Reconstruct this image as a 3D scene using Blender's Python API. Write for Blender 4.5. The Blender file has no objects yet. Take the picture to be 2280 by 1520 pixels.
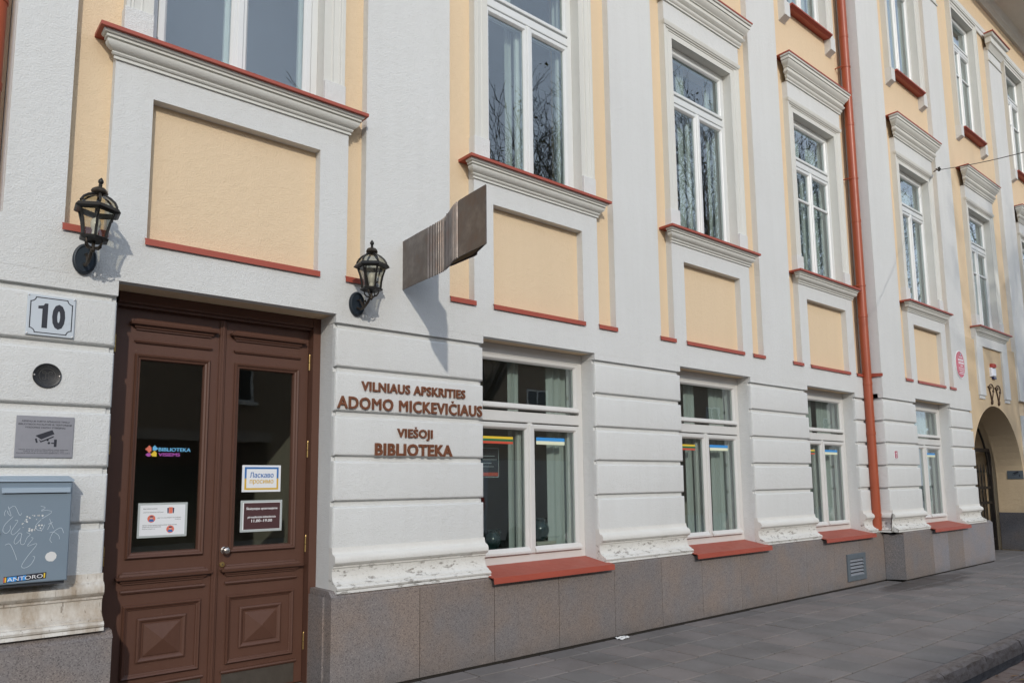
import bpy, bmesh, math, random
from mathutils import Vector, Matrix
R = math.radians
random.seed(7)
scene = bpy.context.scene
col = scene.collection

# ------------------------------------------------------------------ camera
cam_d = bpy.data.cameras.new('camera')
cam = bpy.data.objects.new('camera', cam_d); col.objects.link(cam)
CAM = Vector((0.0, -5.4, 1.593))
yaw, pit, rol = R(40.514), R(6.952), R(-0.6065)
fw = Vector((math.sin(yaw)*math.cos(pit), math.cos(yaw)*math.cos(pit), math.sin(pit)))
rt = Vector((math.cos(yaw), -math.sin(yaw), 0)); up = rt.cross(fw)
rt2 = rt*math.cos(rol)+up*math.sin(rol); up2 = -rt*math.sin(rol)+up*math.cos(rol)
m = Matrix((rt2, up2, -fw)).transposed().to_4x4(); m.translation = CAM
cam.matrix_world = m
cam_d.sensor_fit = 'HORIZONTAL'; cam_d.sensor_width = 36.0
cam_d.lens = 1650/2280*36.0
cam_d.shift_y = 113.55/2280
cam_d.clip_start = 0.05; cam_d.clip_end = 3000
scene.camera = cam

# ------------------------------------------------------------------ sky and sun
w = bpy.data.worlds.new('World'); scene.world = w; w.use_nodes = True
wn = w.node_tree.nodes; wl = w.node_tree.links
to_sun = Vector((-0.48, -1.0, 0.48)).normalized()
elev = math.asin(to_sun.z); azim = math.atan2(to_sun.x, to_sun.y)
sky = wn.new('ShaderNodeTexSky'); sky.sky_type = 'NISHITA'; sky.sun_disc = False
sky.sun_elevation = elev; sky.sun_rotation = azim
sky.air_density = 1.0; sky.dust_density = 1.0; sky.ozone_density = 1.0
bg = wn['Background']; bg.inputs['Strength'].default_value = 0.15
tc = wn.new('ShaderNodeTexCoord'); cl = wn.new('ShaderNodeTexNoise'); cl.inputs['Scale'].default_value = 1.7; cl.inputs['Detail'].default_value = 7; cl.inputs['Roughness'].default_value = .55
wl.new(tc.outputs['Generated'], cl.inputs['Vector'])
cr = wn.new('ShaderNodeValToRGB'); cr.color_ramp.elements[0].position = .30; cr.color_ramp.elements[0].color = (.25, .25, .25, 1); cr.color_ramp.elements[1].position = .68; cr.color_ramp.elements[1].color = (.85, .85, .85, 1)
wl.new(cl.outputs['Fac'], cr.inputs[0])
cm = wn.new('ShaderNodeMix'); cm.data_type = 'RGBA'; wl.new(cr.outputs[0], cm.inputs[0]); wl.new(sky.outputs[0], cm.inputs[6]); cm.inputs[7].default_value = (8.6, 9.9, 12.0, 1)
wl.new(cm.outputs[2], bg.inputs['Color'])
sun_d = bpy.data.lights.new('sun', 'SUN'); sun_d.energy = 2.0; sun_d.angle = R(0.9); sun_d.color = (1.0, 0.935, 0.84)
sun = bpy.data.objects.new('sun', sun_d); col.objects.link(sun)
sun.rotation_euler = to_sun.to_track_quat('Z', 'Y').to_euler(); sun.location = (-10, -20, 20)
vs = scene.view_settings
vs.view_transform = 'Standard'; vs.look = 'None'; vs.exposure = -0.2; vs.gamma = 1.0; vs.use_curve_mapping = False
scene.cycles.max_bounces = 8; scene.cycles.transparent_max_bounces = 16
scene.cycles.use_denoising = True

# ------------------------------------------------------------------ materials
def lin(r, g, b):
    f = lambda c: (c/12.92 if c <= .04045 else ((c+.055)/1.055)**2.4)
    return (f(r/255), f(g/255), f(b/255), 1)
class NT:
    def __init__(s, name):
        s.m = bpy.data.materials.new(name); s.m.use_nodes = True
        s.n = s.m.node_tree.nodes; s.l = s.m.node_tree.links
        s.b = s.n['Principled BSDF']; s.out = s.n['Material Output']
        s.pos = None
    def add(s, t, **kw):
        n = s.n.new(t)
        for k, v in kw.items(): setattr(n, k, v)
        return n
    def P(s):
        if s.pos is None: s.pos = s.add('ShaderNodeNewGeometry').outputs['Position']
        return s.pos
    def noise(s, scale, detail=4, rough=.55, vec=None, stretch=None):
        n = s.add('ShaderNodeTexNoise'); n.inputs['Scale'].default_value = scale
        n.inputs['Detail'].default_value = detail; n.inputs['Roughness'].default_value = rough
        v = vec or s.P()
        if stretch:
            mp = s.add('ShaderNodeMapping'); mp.inputs['Scale'].default_value = stretch
            s.l.new(v, mp.inputs['Vector']); v = mp.outputs[0]
        s.l.new(v, n.inputs['Vector']); return n.outputs['Fac']
    def ramp(s, fac, stops):
        r = s.add('ShaderNodeValToRGB'); e = r.color_ramp.elements
        while len(e) > 1: e.remove(e[-1])
        e[0].position = stops[0][0]; e[0].color = stops[0][1]
        for p, c in stops[1:]:
            x = e.new(p); x.color = c
        s.l.new(fac, r.inputs[0]); return r.outputs[0]
    def mix(s, fac, a, b, blend='MIX'):
        n = s.add('ShaderNodeMix', data_type='RGBA', blend_type=blend)
        for k, v in ((0, fac), (6, a), (7, b)):
            if isinstance(v, (tuple, float, int)): n.inputs[k].default_value = v
            else: s.l.new(v, n.inputs[k])
        return n.outputs[2]
    def math(s, op, a, b=None):
        n = s.add('ShaderNodeMath', operation=op)
        for k, v in ((0, a), (1, b)):
            if v is None: continue
            if isinstance(v, (float, int)): n.inputs[k].default_value = v
            else: s.l.new(v, n.inputs[k])
        return n.outputs[0]
    def set(s, color=None, rough=.6, metal=0, spec=None):
        if color is not None:
            if isinstance(color, tuple): s.b.inputs['Base Color'].default_value = color
            else: s.l.new(color, s.b.inputs['Base Color'])
        if isinstance(rough, (float, int)): s.b.inputs['Roughness'].default_value = rough
        else: s.l.new(rough, s.b.inputs['Roughness'])
        s.b.inputs['Metallic'].default_value = metal
        if spec is not None: s.b.inputs['Specular IOR Level'].default_value = spec
    def bump(s, h, strength=.3, dist=.01):
        n = s.add('ShaderNodeBump'); n.inputs['Strength'].default_value = strength; n.inputs['Distance'].default_value = dist
        s.l.new(h, n.inputs['Height']); s.l.new(n.outputs[0], s.b.inputs['Normal'])
def g(v, b=None): return (v, v, v if b is None else b, 1)
M = {}
def plaster(name, base, dark, bump=.6, scale=95):
    t = NT(name)
    big = t.noise(.9, 5); mid = t.noise(9, 5); drip = t.noise(2.2, 5, .6, stretch=(3.0, 3.0, .22))
    c = t.mix(t.math('MULTIPLY', big, .55), base, dark)
    c = t.mix(t.math('MULTIPLY', t.math('SUBTRACT', drip, .42), .9), c, dark)
    c = t.mix(t.math('MULTIPLY', mid, .18), c, dark)
    t.set(c, .88, spec=.25)
    h = t.math('ADD', t.noise(scale, 3, .6), t.math('MULTIPLY', t.noise(18, 3), .8))
    t.bump(h, bump, .012); M[name] = t.m; return t
plaster('plaster_white', (.72, .728, .712, 1), (.60, .60, .575, 1))
plaster('plaster_peach', (.79, .62, .42, 1), (.69, .54, .36, 1))
plaster('plaster_ochre', (.70, .545, .35, 1), (.58, .44, .28, 1))
plaster('trim_white', (.70, .70, .655, 1), (.57, .555, .50, 1), .2, 60)
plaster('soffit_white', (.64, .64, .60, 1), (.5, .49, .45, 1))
# old limewashed base mouldings with chips and grime
t = NT('plaster_worn')
base = t.mix(t.noise(3, 5), (.74, .735, .70, 1), (.60, .58, .53, 1))
chips = t.ramp(t.noise(16, 6, .7, stretch=(.6, 1, 1.6)), [(.565, g(0)), (.61, g(1))])
fine = t.ramp(t.noise(60, 4, .7), [(.60, g(0)), (.68, g(1))])
low = t.add('ShaderNodeSeparateXYZ'); t.l.new(t.P(), low.inputs[0])
mask = t.ramp(low.outputs[2], [(.0, g(1)), (.93, g(1)), (1.0, g(0))])
dirt = t.math('MULTIPLY', t.math('MAXIMUM', chips, t.math('MULTIPLY', fine, .6)), mask)
c = t.mix(t.math('MULTIPLY', dirt, .8), base, (.27, .245, .215, 1))
t.set(c, .85); t.bump(t.math('SUBTRACT', t.noise(40, 4), t.math('MULTIPLY', dirt, .9)), .5, .008); M['plaster_worn'] = t.m
t = NT('plaster_stained')
st_ = t.noise(5, 6, .65, stretch=(1.2, 1, .35)); st2 = t.noise(55, 4, .6, stretch=(1, 1, .12))
c = t.mix(t.ramp(st_, [(.36, g(0)), (.62, g(.9))]), (.70, .68, .63, 1), (.36, .285, .205, 1))
c = t.mix(t.ramp(st2, [(.60, g(0)), (.70, g(.75))]), c, (.16, .12, .085, 1))
t.set(c, .88); t.bump(t.noise(45, 4), .5, .008); M['plaster_stained'] = t.m
# granite
def granite(name, a, b, c3):
    t = NT(name)
    oi = t.add('ShaderNodeObjectInfo')
    v = t.add('ShaderNodeTexVoronoi'); v.inputs['Scale'].default_value = 150; t.l.new(t.P(), v.inputs['Vector'])
    sp = t.ramp(v.outputs['Color'], [(.12, b), (.42, a), (.72, a), (.95, c3)])
    sp = t.mix(t.math('MULTIPLY', t.noise(320, 2), .45), sp, b)
    cl = t.ramp(t.noise(2.4, 4), [(.35, (.92, .95, 1, 1)), (.65, (1.06, .97, .90, 1))])
    c = t.mix(1.0, sp, cl, 'MULTIPLY')
    c = t.mix(1.0, c, t.ramp(oi.outputs['Random'], [(0, g(.93)), (1, g(1.05))]), 'MULTIPLY')
    sep = t.add('ShaderNodeSeparateXYZ'); t.l.new(t.P(), sep.inputs[0])
    grime = t.math('MULTIPLY', t.ramp(sep.outputs[2], [(0, g(.8)), (.16, g(.1)), (.4, g(0))]), t.noise(7, 5))
    c = t.mix(grime, c, (.09, .085, .08, 1))
    t.set(c, .55, spec=.4); t.bump(v.outputs['Distance'], .12, .003); M[name] = t.m
granite('granite', (.265, .235, .215, 1), (.115, .10, .095, 1), (.40, .355, .325, 1))
granite('granite_dark', (.15, .145, .15, 1), (.06, .06, .062, 1), (.27, .25, .25, 1))
granite('granite_pale', (.29, .275, .28, 1), (.17, .16, .165, 1), (.38, .36, .36, 1))
def paint(name, colr, rough=.45, var=.12, scale=6, bump=.05, metal=0):
    t = NT(name); c = tuple(list(colr[:3])+[1])
    d = tuple([x*(1-var*1.6) for x in colr[:3]]+[1])
    t.set(t.mix(t.noise(scale, 5), c, d), t.math('ADD', t.math('MULTIPLY', t.noise(scale*3, 4), .2), rough-.1), metal)
    if bump: t.bump(t.noise(scale*8, 3), bump, .004)
    M[name] = t.m; return t
paint('red_flashing', (.42, .085, .05), .5, .16, 5)
paint('pipe_red', (.40, .085, .034), .38, .14, 3)
paint('window_white', (.72, .735, .72), .35, .06, 4, .02)
paint('window_beige', (.69, .68, .65), .4, .08, 4, .02)
paint('white_sheet', (.80, .82, .84), .5, .03, 3, 0)
paint('laminate', (.46, .50, .49), .35, .04, 3, 0)
paint('mail_grey', (.205, .265, .32), .45, .1, 3, .04)
paint('mail_dark', (.035, .04, .05), .6)
paint('mail_light', (.33, .41, .48), .45, .1, 3, .04)
paint('plate_white', (.56, .61, .65), .3, .04, 3, 0)
paint('plate_metal', (.38, .38, .41), .42, .08, 30, .02, .55)
paint('ink', (.022, .024, .035), .5)
paint('ink_white', (.82, .82, .82), .5, .02)
paint('blue', (.035, .155, .43), .45, .03)
paint('sky_blue', (.05, .30, .70), .45, .03)
paint('pale_yellow', (.80, .83, .60), .45, .03)
paint('yellow', (.80, .56, .045), .45, .03)
paint('amber', (.66, .42, .055), .45, .03)
paint('green', (.02, .16, .07), .45, .03)
paint('flag_red', (.60, .09, .045), .45, .03)
paint('coral', (.75, .19, .12), .45, .03)
paint('light_blue', (.16, .50, .80), .45, .03)
paint('violet', (.42, .09, .42), .45, .03)
paint('maroon', (.075, .032, .034), .45, .05)
paint('skin_tone', (.70, .42, .32), .5, .03)
paint('lamp_metal', (.035, .034, .032), .42, .3, 25, .1, .5)
paint('lamp_bronze', (.075, .06, .045), .45, .4, 40, .1, .6)
paint('lamp_plate', (.022, .035, .05), .45, .2, 20, .1, .3)
paint('brass', (.55, .38, .15), .38, .2, 25, .03, .9)
paint('steel', (.60, .56, .52), .28, .1, 25, .02, 1)
paint('kick_steel', (.20, .175, .145), .45, .25, 14, .05, .75)
paint('copper_letter', (.26, .095, .045), .42, .25, 20, .05, .25)
paint('bronze_dark', (.05, .05, .052), .42, .3, 60, .1, .6)
paint('bronze_light', (.16, .155, .14), .42, .2, 60, .05, .6)
paint('page_tan', (.42, .30, .17), .5, .2, 20)
paint('iron', (.028, .022, .018), .6, .3, 12, .1, .3)
paint('rust_iron', (.10, .055, .03), .7, .3, 12, .1, .2)
paint('vent_grey', (.12, .145, .165), .45, .15, 6)
paint('slat_grey', (.22, .23, .25), .45, .15, 6)
paint('oval_red', (.52, .012, .03), .3, .05)
paint('small_red', (.42, .05, .09), .4, .05)
paint('siren_red', (.42, .05, .03), .3, .05)
paint('siren_white', (.78, .79, .84), .35, .04)
paint('navy', (.02, .022, .09), .35, .05)
paint('interior_wall', (.42, .40, .36), .8, .1)
paint('interior_dark', (.10, .085, .07), .8, .1)
paint('ceramic_teal', (.018, .045, .045), .18, .3, 20, .1)
paint('pale_wood', (.5, .46, .38), .6)
paint('bulb', (.85, .85, .82), .15, .02)
t = NT('mail_graffiti'); t.set((.62, .68, .74, 1), .5); M['mail_graffiti'] = t.m
# door paint: worn brown
t = NT('door_brown')
c = t.mix(t.noise(2.5, 5), (.112, .052, .034, 1), (.085, .038, .025, 1))
gr = t.noise(30, 4, .6, stretch=(1, 1, .06)); c = t.mix(t.math('MULTIPLY', gr, .35), c, (.14, .07, .048, 1))
spk = t.ramp(t.noise(75, 3, .6), [(.735, g(0)), (.76, g(1))]); c = t.mix(t.math('MULTIPLY', spk, .5), c, (.38, .27, .19, 1))
t.set(c, t.math('ADD', .36, t.math('MULTIPLY', t.noise(12, 4), .18)), spec=.4); t.bump(gr, .08, .003); M['door_brown'] = t.m
# book sign: weathered raw steel
t = NT('weathered_steel')
n1 = t.noise(7, 6, .65); n2 = t.noise(26, 5, .6, stretch=(1, 1, .25))
c = t.ramp(n1, [(.30, (.17, .115, .085, 1)), (.5, (.16, .135, .118, 1)), (.72, (.26, .225, .20, 1))])
c = t.mix(t.math('MULTIPLY', n2, .5), c, (.10, .09, .088, 1))
t.set(c, t.math('ADD', .28, t.math('MULTIPLY', n2, .25)), .6); t.bump(t.noise(40, 5), .25, .004); M['weathered_steel'] = t.m
# pavers and ground
t = NT('paver')
oi = t.add('ShaderNodeObjectInfo')
c = t.mix(t.noise(260, 2), (.175, .160, .152, 1), (.225, .206, .196, 1))
c = t.mix(t.ramp(t.noise(1.7, 5, .6), [(.4, g(0)), (.7, g(.5))]), c, (.10, .088, .08, 1))
c = t.mix(t.ramp(t.noise(24, 5, .7), [(.63, g(0)), (.72, g(.55))]), c, (.07, .06, .055, 1))
c = t.mix(1.0, c, t.ramp(oi.outputs['Random'], [(0, (.88, .90, .90, 1)), (.5, g(1.0)), (1, (1.1, 1.05, 1.03, 1))]), 'MULTIPLY')
# a damp patch under the drainpipe
sx = t.add('ShaderNodeVectorMath', operation='DISTANCE'); sx.inputs[1].default_value = (0, 0, 0)
mp = t.add('ShaderNodeMapping'); mp.inputs['Location'].default_value = (-12.6/1.7, .62/.33, 0); mp.inputs['Scale'].default_value = (1/1.7, 1/.33, 0)
t.l.new(t.P(), mp.inputs['Vector']); t.l.new(mp.outputs[0], sx.inputs[0])
wet = t.ramp(t.math('ADD', sx.outputs['Value'], t.math('MULTIPLY', t.math('SUBTRACT', t.noise(3.5, 4), .5), .9)), [(.75, g(1)), (1.0, g(0))])
c = t.mix(t.math('MULTIPLY', wet, .62), c, (.035, .028, .024, 1))
t.set(c, t.math('SUBTRACT', .8, t.math('MULTIPLY', wet, .4)), spec=.35); t.bump(t.noise(150, 3), .2, .003); M['paver'] = t.m
t = NT('joint_soil'); t.set(t.mix(t.noise(30, 5), (.012, .010, .008, 1), (.035, .028, .022, 1)), .95); t.bump(t.noise(60, 5), .6, .01); M['joint_soil'] = t.m
t = NT('kerb_granite')
c = t.mix(t.noise(160, 3), (.15, .125, .115, 1), (.21, .175, .155, 1)); c = t.mix(t.ramp(t.noise(9, 6, .7, stretch=(1, 2, 2)), [(.45, g(0)), (.62, g(.8))]), c, (.09, .065, .045, 1))
t.set(c, .8); t.bump(t.noise(35, 5), .5, .01); M['kerb_granite'] = t.m
t = NT('road_sett'); oi = t.add('ShaderNodeObjectInfo')
c = t.ramp(oi.outputs['Random'], [(0, (.14, .085, .065, 1)), (.5, (.19, .13, .10, 1)), (1, (.16, .13, .12, 1))]); c = t.mix(t.math('MULTIPLY', t.noise(60, 4), .5), c, (.08, .055, .045, 1))
t.set(c, .65); t.bump(t.noise(45, 4), .4, .008); M['road_sett'] = t.m
t = NT('asphalt'); t.set(t.mix(t.noise(120, 3), (.045, .043, .042, 1), (.075, .07, .068, 1)), .85); t.bump(t.noise(200, 2), .4, .004); M['asphalt'] = t.m
t = NT('road_ground'); t.set(t.mix(t.noise(9, 5), (.17, .13, .11, 1), (.12, .10, .09, 1)), .85); t.bump(t.noise(60, 3), .4, .01); M['road_ground'] = t.m
paint('bounce_paving', (.36, .34, .31), .85, .12, 2)
t = NT('gutter_water'); t.set((.012, .016, .022, 1), .06, spec=.8); t.bump(t.noise(9, 2), .05, .004); M['gutter_water'] = t.m
t = NT('fallen_leaf'); oi = t.add('ShaderNodeObjectInfo')
t.set(t.ramp(oi.outputs['Random'], [(0, (.30, .17, .08, 1)), (.5, (.22, .13, .07, 1)), (1, (.35, .24, .08, 1))]), .7); M['fallen_leaf'] = t.m
paint('paper_litter', (.75, .75, .73), .8)
# window glass: thin pane, reflects by Fresnel and lets the rest through
def glass(name, tint, f0):
    t = NT(name); t.n.remove(t.b)
    tr = t.add('ShaderNodeBsdfTransparent'); tr.inputs[0].default_value = tint
    gl = t.add('ShaderNodeBsdfGlossy'); gl.inputs['Roughness'].default_value = 0.004; gl.inputs['Color'].default_value = (.97, .98, 1, 1)
    lw = t.add('ShaderNodeLayerWeight'); lw.inputs[0].default_value = .5
    bp = t.add('ShaderNodeBump'); bp.inputs['Strength'].default_value = .035; bp.inputs['Distance'].default_value = .01
    t.l.new(t.noise(3.2, 2), bp.inputs['Height']); t.l.new(bp.outputs[0], gl.inputs['Normal'])
    f = t.math('ADD', t.math('MULTIPLY', t.math('POWER', lw.outputs['Facing'], 5.0), 1-f0), f0)   # Schlick, the same from both sides
    mx = t.add('ShaderNodeMixShader'); t.l.new(f, mx.inputs[0]); t.l.new(tr.outputs[0], mx.inputs[1]); t.l.new(gl.outputs[0], mx.inputs[2])
    t.l.new(mx.outputs[0], t.out.inputs['Surface']); M[name] = t.m
glass('glass', (.90, .95, .935, 1), .115)
glass('door_glass', (.82, .84, .80, 1), .05)
glass('lamp_glass', (.74, .73, .66, 1), .06)
t = NT('curtain'); fold = t.noise(14, 2, .4, stretch=(1, 1, .03))
t.set(t.mix(fold, (.38, .40, .38, 1), (.55, .57, .54, 1)), .9); t.b.inputs['Transmission Weight'].default_value = 0; M['curtain'] = t.m
# other side of the street
paint('opposite_wall', (.34, .27, .20), .9, .12, 1.2)
paint('opposite_trim', (.42, .38, .33), .8, .1, 2)
paint('opposite_shop', (.075, .045, .03), .6, .2, 3)
paint('roof_tile', (.22, .10, .06), .8, .2, 4)
paint('dark_glass', (.02, .025, .03), .1)
paint('bark', (.06, .05, .04), .9, .3, 20)
paint('van_paint', (.42, .45, .48), .3, .05)
paint('tyre', (.02, .02, .02), .8)
paint('tail_red', (.5, .02, .02), .3)
t = NT('late_leaf'); oi = t.add('ShaderNodeObjectInfo'); t.set(t.mix(t.noise(3, 3), (.07, .085, .02, 1), (.15, .12, .025, 1)), .7); M['late_leaf'] = t.m

# ------------------------------------------------------------------ mesh helpers
class MB:
    def __init__(s): s.v = []; s.f = []
    def add(s, vs, fs):
        n = len(s.v); s.v += [tuple(p) for p in vs]; s.f += [tuple(i+n for i in f) for f in fs]; return s
    def box(s, x0, x1, y0, y1, z0, z1):
        return s.add([(x0,y0,z0),(x1,y0,z0),(x1,y1,z0),(x0,y1,z0),(x0,y0,z1),(x1,y0,z1),(x1,y1,z1),(x0,y1,z1)],
              [(0,3,2,1),(4,5,6,7),(0,1,5,4),(1,2,6,5),(2,3,7,6),(3,0,4,7)])
    def bev(s, x0, x1, y0, y1, z0, z1, b=.008):
        # box whose front (-Y) face is chamfered all round
        return s.add([(x0,y1,z0),(x1,y1,z0),(x1,y1,z1),(x0,y1,z1),
                      (x0,y0+b,z0),(x1,y0+b,z0),(x1,y0+b,z1),(x0,y0+b,z1),
                      (x0+b,y0,z0+b),(x1-b,y0,z0+b),(x1-b,y0,z1-b),(x0+b,y0,z1-b)],
              [(0,3,2,1),(0,1,5,4),(1,2,6,5),(2,3,7,6),(3,0,4,7),(4,5,9,8),(5,6,10,9),(6,7,11,10),(7,4,8,11),(8,9,10,11)])
    def round_block(s, x0, x1, y0, y1, z0, z1, b=.02):
        prof = [(0, 0, 0)]
        loops = []
        for d, y in ((0, y1), (0, y0+b), (b*.3, y0+b*.35), (b*.65, y0+b*.08), (b*1.1, y0)):
            loops.append([(x0+d,y,z0+d),(x1-d,y,z0+d),(x1-d,y,z1-d),(x0+d,y,z1-d)])
        return s.loft(loops, True, True)
    def loft(s, loops, cap0=False, cap1=False, closed=True):
        n = len(loops[0]); vs = [p for lp in loops for p in lp]; fs = []
        for i in range(len(loops)-1):
            for j in range(n if closed else n-1):
                a = i*n+j; b = i*n+(j+1) % n
                fs.append((a, b, b+n, a+n))
        if cap0: fs.append(tuple(range(n))[::-1])
        if cap1: fs.append(tuple(range((len(loops)-1)*n, len(loops)*n)))
        return s.add(vs, fs)
    def prism_x(s, prof, x0, x1):
        # prof: closed (y,z) outline
        return s.loft([[(x0,y,z) for y,z in prof], [(x1,y,z) for y,z in prof]], True, True)
    def cornice(s, x0, x1, yw, prof):
        # prof: (projection, z) from bottom to top; front run with mitred returns
        loops = [[(x0-p,yw,z),(x0-p,yw-p,z),(x1+p,yw-p,z),(x1+p,yw,z)] for p, z in prof]
        return s.loft(loops, True, True)
    def ring(s, x0, x1, z0, z1, prof):
        # mitred rectangular frame; prof: (inset, y)
        return s.loft([[(x0+d,y,z0+d),(x1-d,y,z0+d),(x1-d,y,z1-d),(x0+d,y,z1-d)] for d, y in prof])
    def arch3(s, xc, hw, z0, zt, prof):
        # three sided architrave; prof: (outset from the opening, y)
        return s.loft([[(xc-hw-d,y,z0),(xc-hw-d,y,zt+d),(xc+hw+d,y,zt+d),(xc+hw+d,y,z0)] for d, y in prof], closed=False)
    def lathe(s, c, prof, n=16, ax='z', a0=0.0):
        loops = []
        for r, h in prof:
            lp = []
            for i in range(n):
                a = a0+2*math.pi*i/n
                if ax == 'z': lp.append((c[0]+r*math.cos(a), c[1]+r*math.sin(a), c[2]+h))
                elif ax == 'y': lp.append((c[0]+r*math.cos(a), c[1]-h, c[2]+r*math.sin(a)))
                else: lp.append((c[0]+h, c[1]+r*math.cos(a), c[2]+r*math.sin(a)))
            loops.append(lp)
        return s.loft(loops, True, True)
    def tube(s, pts, r, n=6, taper=None):
        pts = [Vector(p) for p in pts]; loops = []
        for i, p in enumerate(pts):
            d = (pts[min(i+1, len(pts)-1)]-pts[max(i-1, 0)])
            if d.length < 1e-9: d = Vector((0,0,1))
            d.normalize(); a = d.cross(Vector((0,0,1)) if abs(d.z) < .95 else Vector((1,0,0))).normalized(); b = d.cross(a)
            rr = r if taper is None else r+(taper-r)*i/(len(pts)-1)
            loops.append([tuple(p+a*rr*math.cos(2*math.pi*k/n)+b*rr*math.sin(2*math.pi*k/n)) for k in range(n)])
        return s.loft(loops, True, True)
    def sheet(s, poly, y, th=.002):
        # flat polygon (x,z) facing -Y with a little thickness
        return s.loft([[(x,y+th,z) for x,z in poly], [(x,y,z) for x,z in poly]], True, True)
    def xf(s, fn): s.v = [tuple(fn(Vector(p))) for p in s.v]; return s

ROOT = {}
def place(o, parent):
    col.objects.link(o)
    if parent is not None: o.parent = parent
def root_loc(o):
    while o.parent is not None: o = o.parent
    return o.location
def obj(name, mb, mat, parent=None, smooth=False, loc=None):
    me = bpy.data.meshes.new(name)
    off = Vector((0,0,0))
    if parent is not None: off = root_loc(parent)
    elif loc is not None: off = Vector(loc)
    me.from_pydata([tuple(Vector(p)-off) for p in mb.v], [], mb.f)
    bm = bmesh.new(); bm.from_mesh(me); bmesh.ops.recalc_face_normals(bm, faces=bm.faces); bm.to_mesh(me); bm.free()
    me.materials.append(M[mat])
    if smooth:
        me.polygons.foreach_set('use_smooth', [True]*len(me.polygons))
        try: me.set_sharp_from_angle(angle=R(30))
        except Exception: pass
    me.update()
    o = bpy.data.objects.new(name, me)
    if parent is None and loc is not None: o.location = loc
    place(o, parent)
    return o
def tag(o, label, cat, group=None):
    o['label'] = label; o['category'] = cat
    if group: o['group'] = group
    return o
def thing(name, label, cat, loc, group=None):
    o = bpy.data.objects.new(name, None); o.empty_display_size = .1; o.location = loc; col.objects.link(o)
    return tag(o, label, cat, group)
def structure(name, mb, mat):
    o = obj(name, mb, mat); o['kind'] = 'structure'; return o

def glyph(ch, off=0.0, ext=0.0, bevel=0.0):
    cu = bpy.data.curves.new('glyph', 'FONT'); cu.body = ch; cu.size = 1; cu.offset = off; cu.extrude = ext; cu.resolution_u = 3
    cu.bevel_depth = bevel
    o = bpy.data.objects.new('glyph', cu); me = bpy.data.meshes.new_from_object(o)
    v = [tuple(x.co) for x in me.vertices]; f = [tuple(p.vertices) for p in me.polygons]
    bpy.data.objects.remove(o); bpy.data.curves.remove(cu); bpy.data.meshes.remove(me)
    return v, f
_adv = {}
def extent(s):
    v, f = glyph(s); return (min(p[0] for p in v), max(p[0] for p in v)) if v else (0, 0)
def advance(ch):
    if ch not in _adv:
        a = extent('HH'); b = extent('H'+ch+'H'); _adv[ch] = (b[1]-b[0])-(a[1]-a[0])
    return _adv[ch]
def text_mb(s, x, y, z, width, cap, ext=.0006, off=0.0, align='l', slant=0.0):
    # one line of flat print facing -Y; cap height and total width are in metres
    v, f = glyph(s, 0.0, 0.0)
    if not v: return MB()
    x0 = min(p[0] for p in v); x1 = max(p[0] for p in v)
    sx = width/(x1-x0) if width else cap/.72; sz = cap/.72
    W = (x1-x0)*sx; ox = x if align == 'l' else x-W/2 if align == 'c' else x-W
    mb = MB()
    for q, (du, dv) in enumerate(((0, 0), (off, off*.5), (-off, -off*.5)) if off else ((0, 0),)):
        mb.add([(ox+(p[0]-x0+du)*sx, y-.00006*q, z+(p[1]+dv)*sz) for p in v], f)
    return mb

# ------------------------------------------------------------------ measurements
L, NB, NT_, CB = 2.970, 3.294, 4.293, 4.530
BAY = {1: 1.943, 2: 5.018, 3: 8.06, 4: 11.09, 5: 14.345, 6: 17.786, 7: 21.34}
DY5 = -0.250
def dy(i): return 0.0 if i < 5 else DY5
XC5 = 12.283          # left face of the projecting part
OPEN_G = {1: (1.150, 2.749), 2: (4.266, 5.790), 3: (7.285, 8.815), 4: (10.33, 11.84), 5: (13.56, 15.145)}
GROOVES = [2.878, 2.519, 2.160, 1.800, 1.440]
PIERS = [(.28, 1.150, 0.0, [2.842, 2.495, 2.092, 1.700, 1.347], -.055), (2.749, 4.266, 0.0, GROOVES, 0), (5.790, 7.285, 0.0, GROOVES, 0),
         (8.815, 10.33, 0.0, GROOVES, 0), (11.84, XC5, 0.0, GROOVES, 0), (XC5, 13.56, DY5, GROOVES, 0), (15.145, 16.247, DY5, GROOVES, 0)]

# ------------------------------------------------------------------ ground
mb = MB(); mb.add([(-200,-200,-.16),(200,-200,-.16),(200,200,-.16),(-200,200,-.16)], [(0,1,2,3)])
structure('ground', mb, 'joint_soil')
mb = MB(); mb.box(-30, 60, -2.76, .9, -.15, -.02); sidewalk = structure('sidewalk', mb, 'joint_soil')
mb = MB(); mb.box(-30, 60, -8.3, -2.9, -.155, -.125); road = structure('road', mb, 'road_ground')
mb = MB(); mb.box(-30, 60, -16.1, -8.3, -.15, 0.0); structure('far_pavement', mb, 'bounce_paving')  # unseen far side of the street, made pale to bounce light onto the facade
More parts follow.
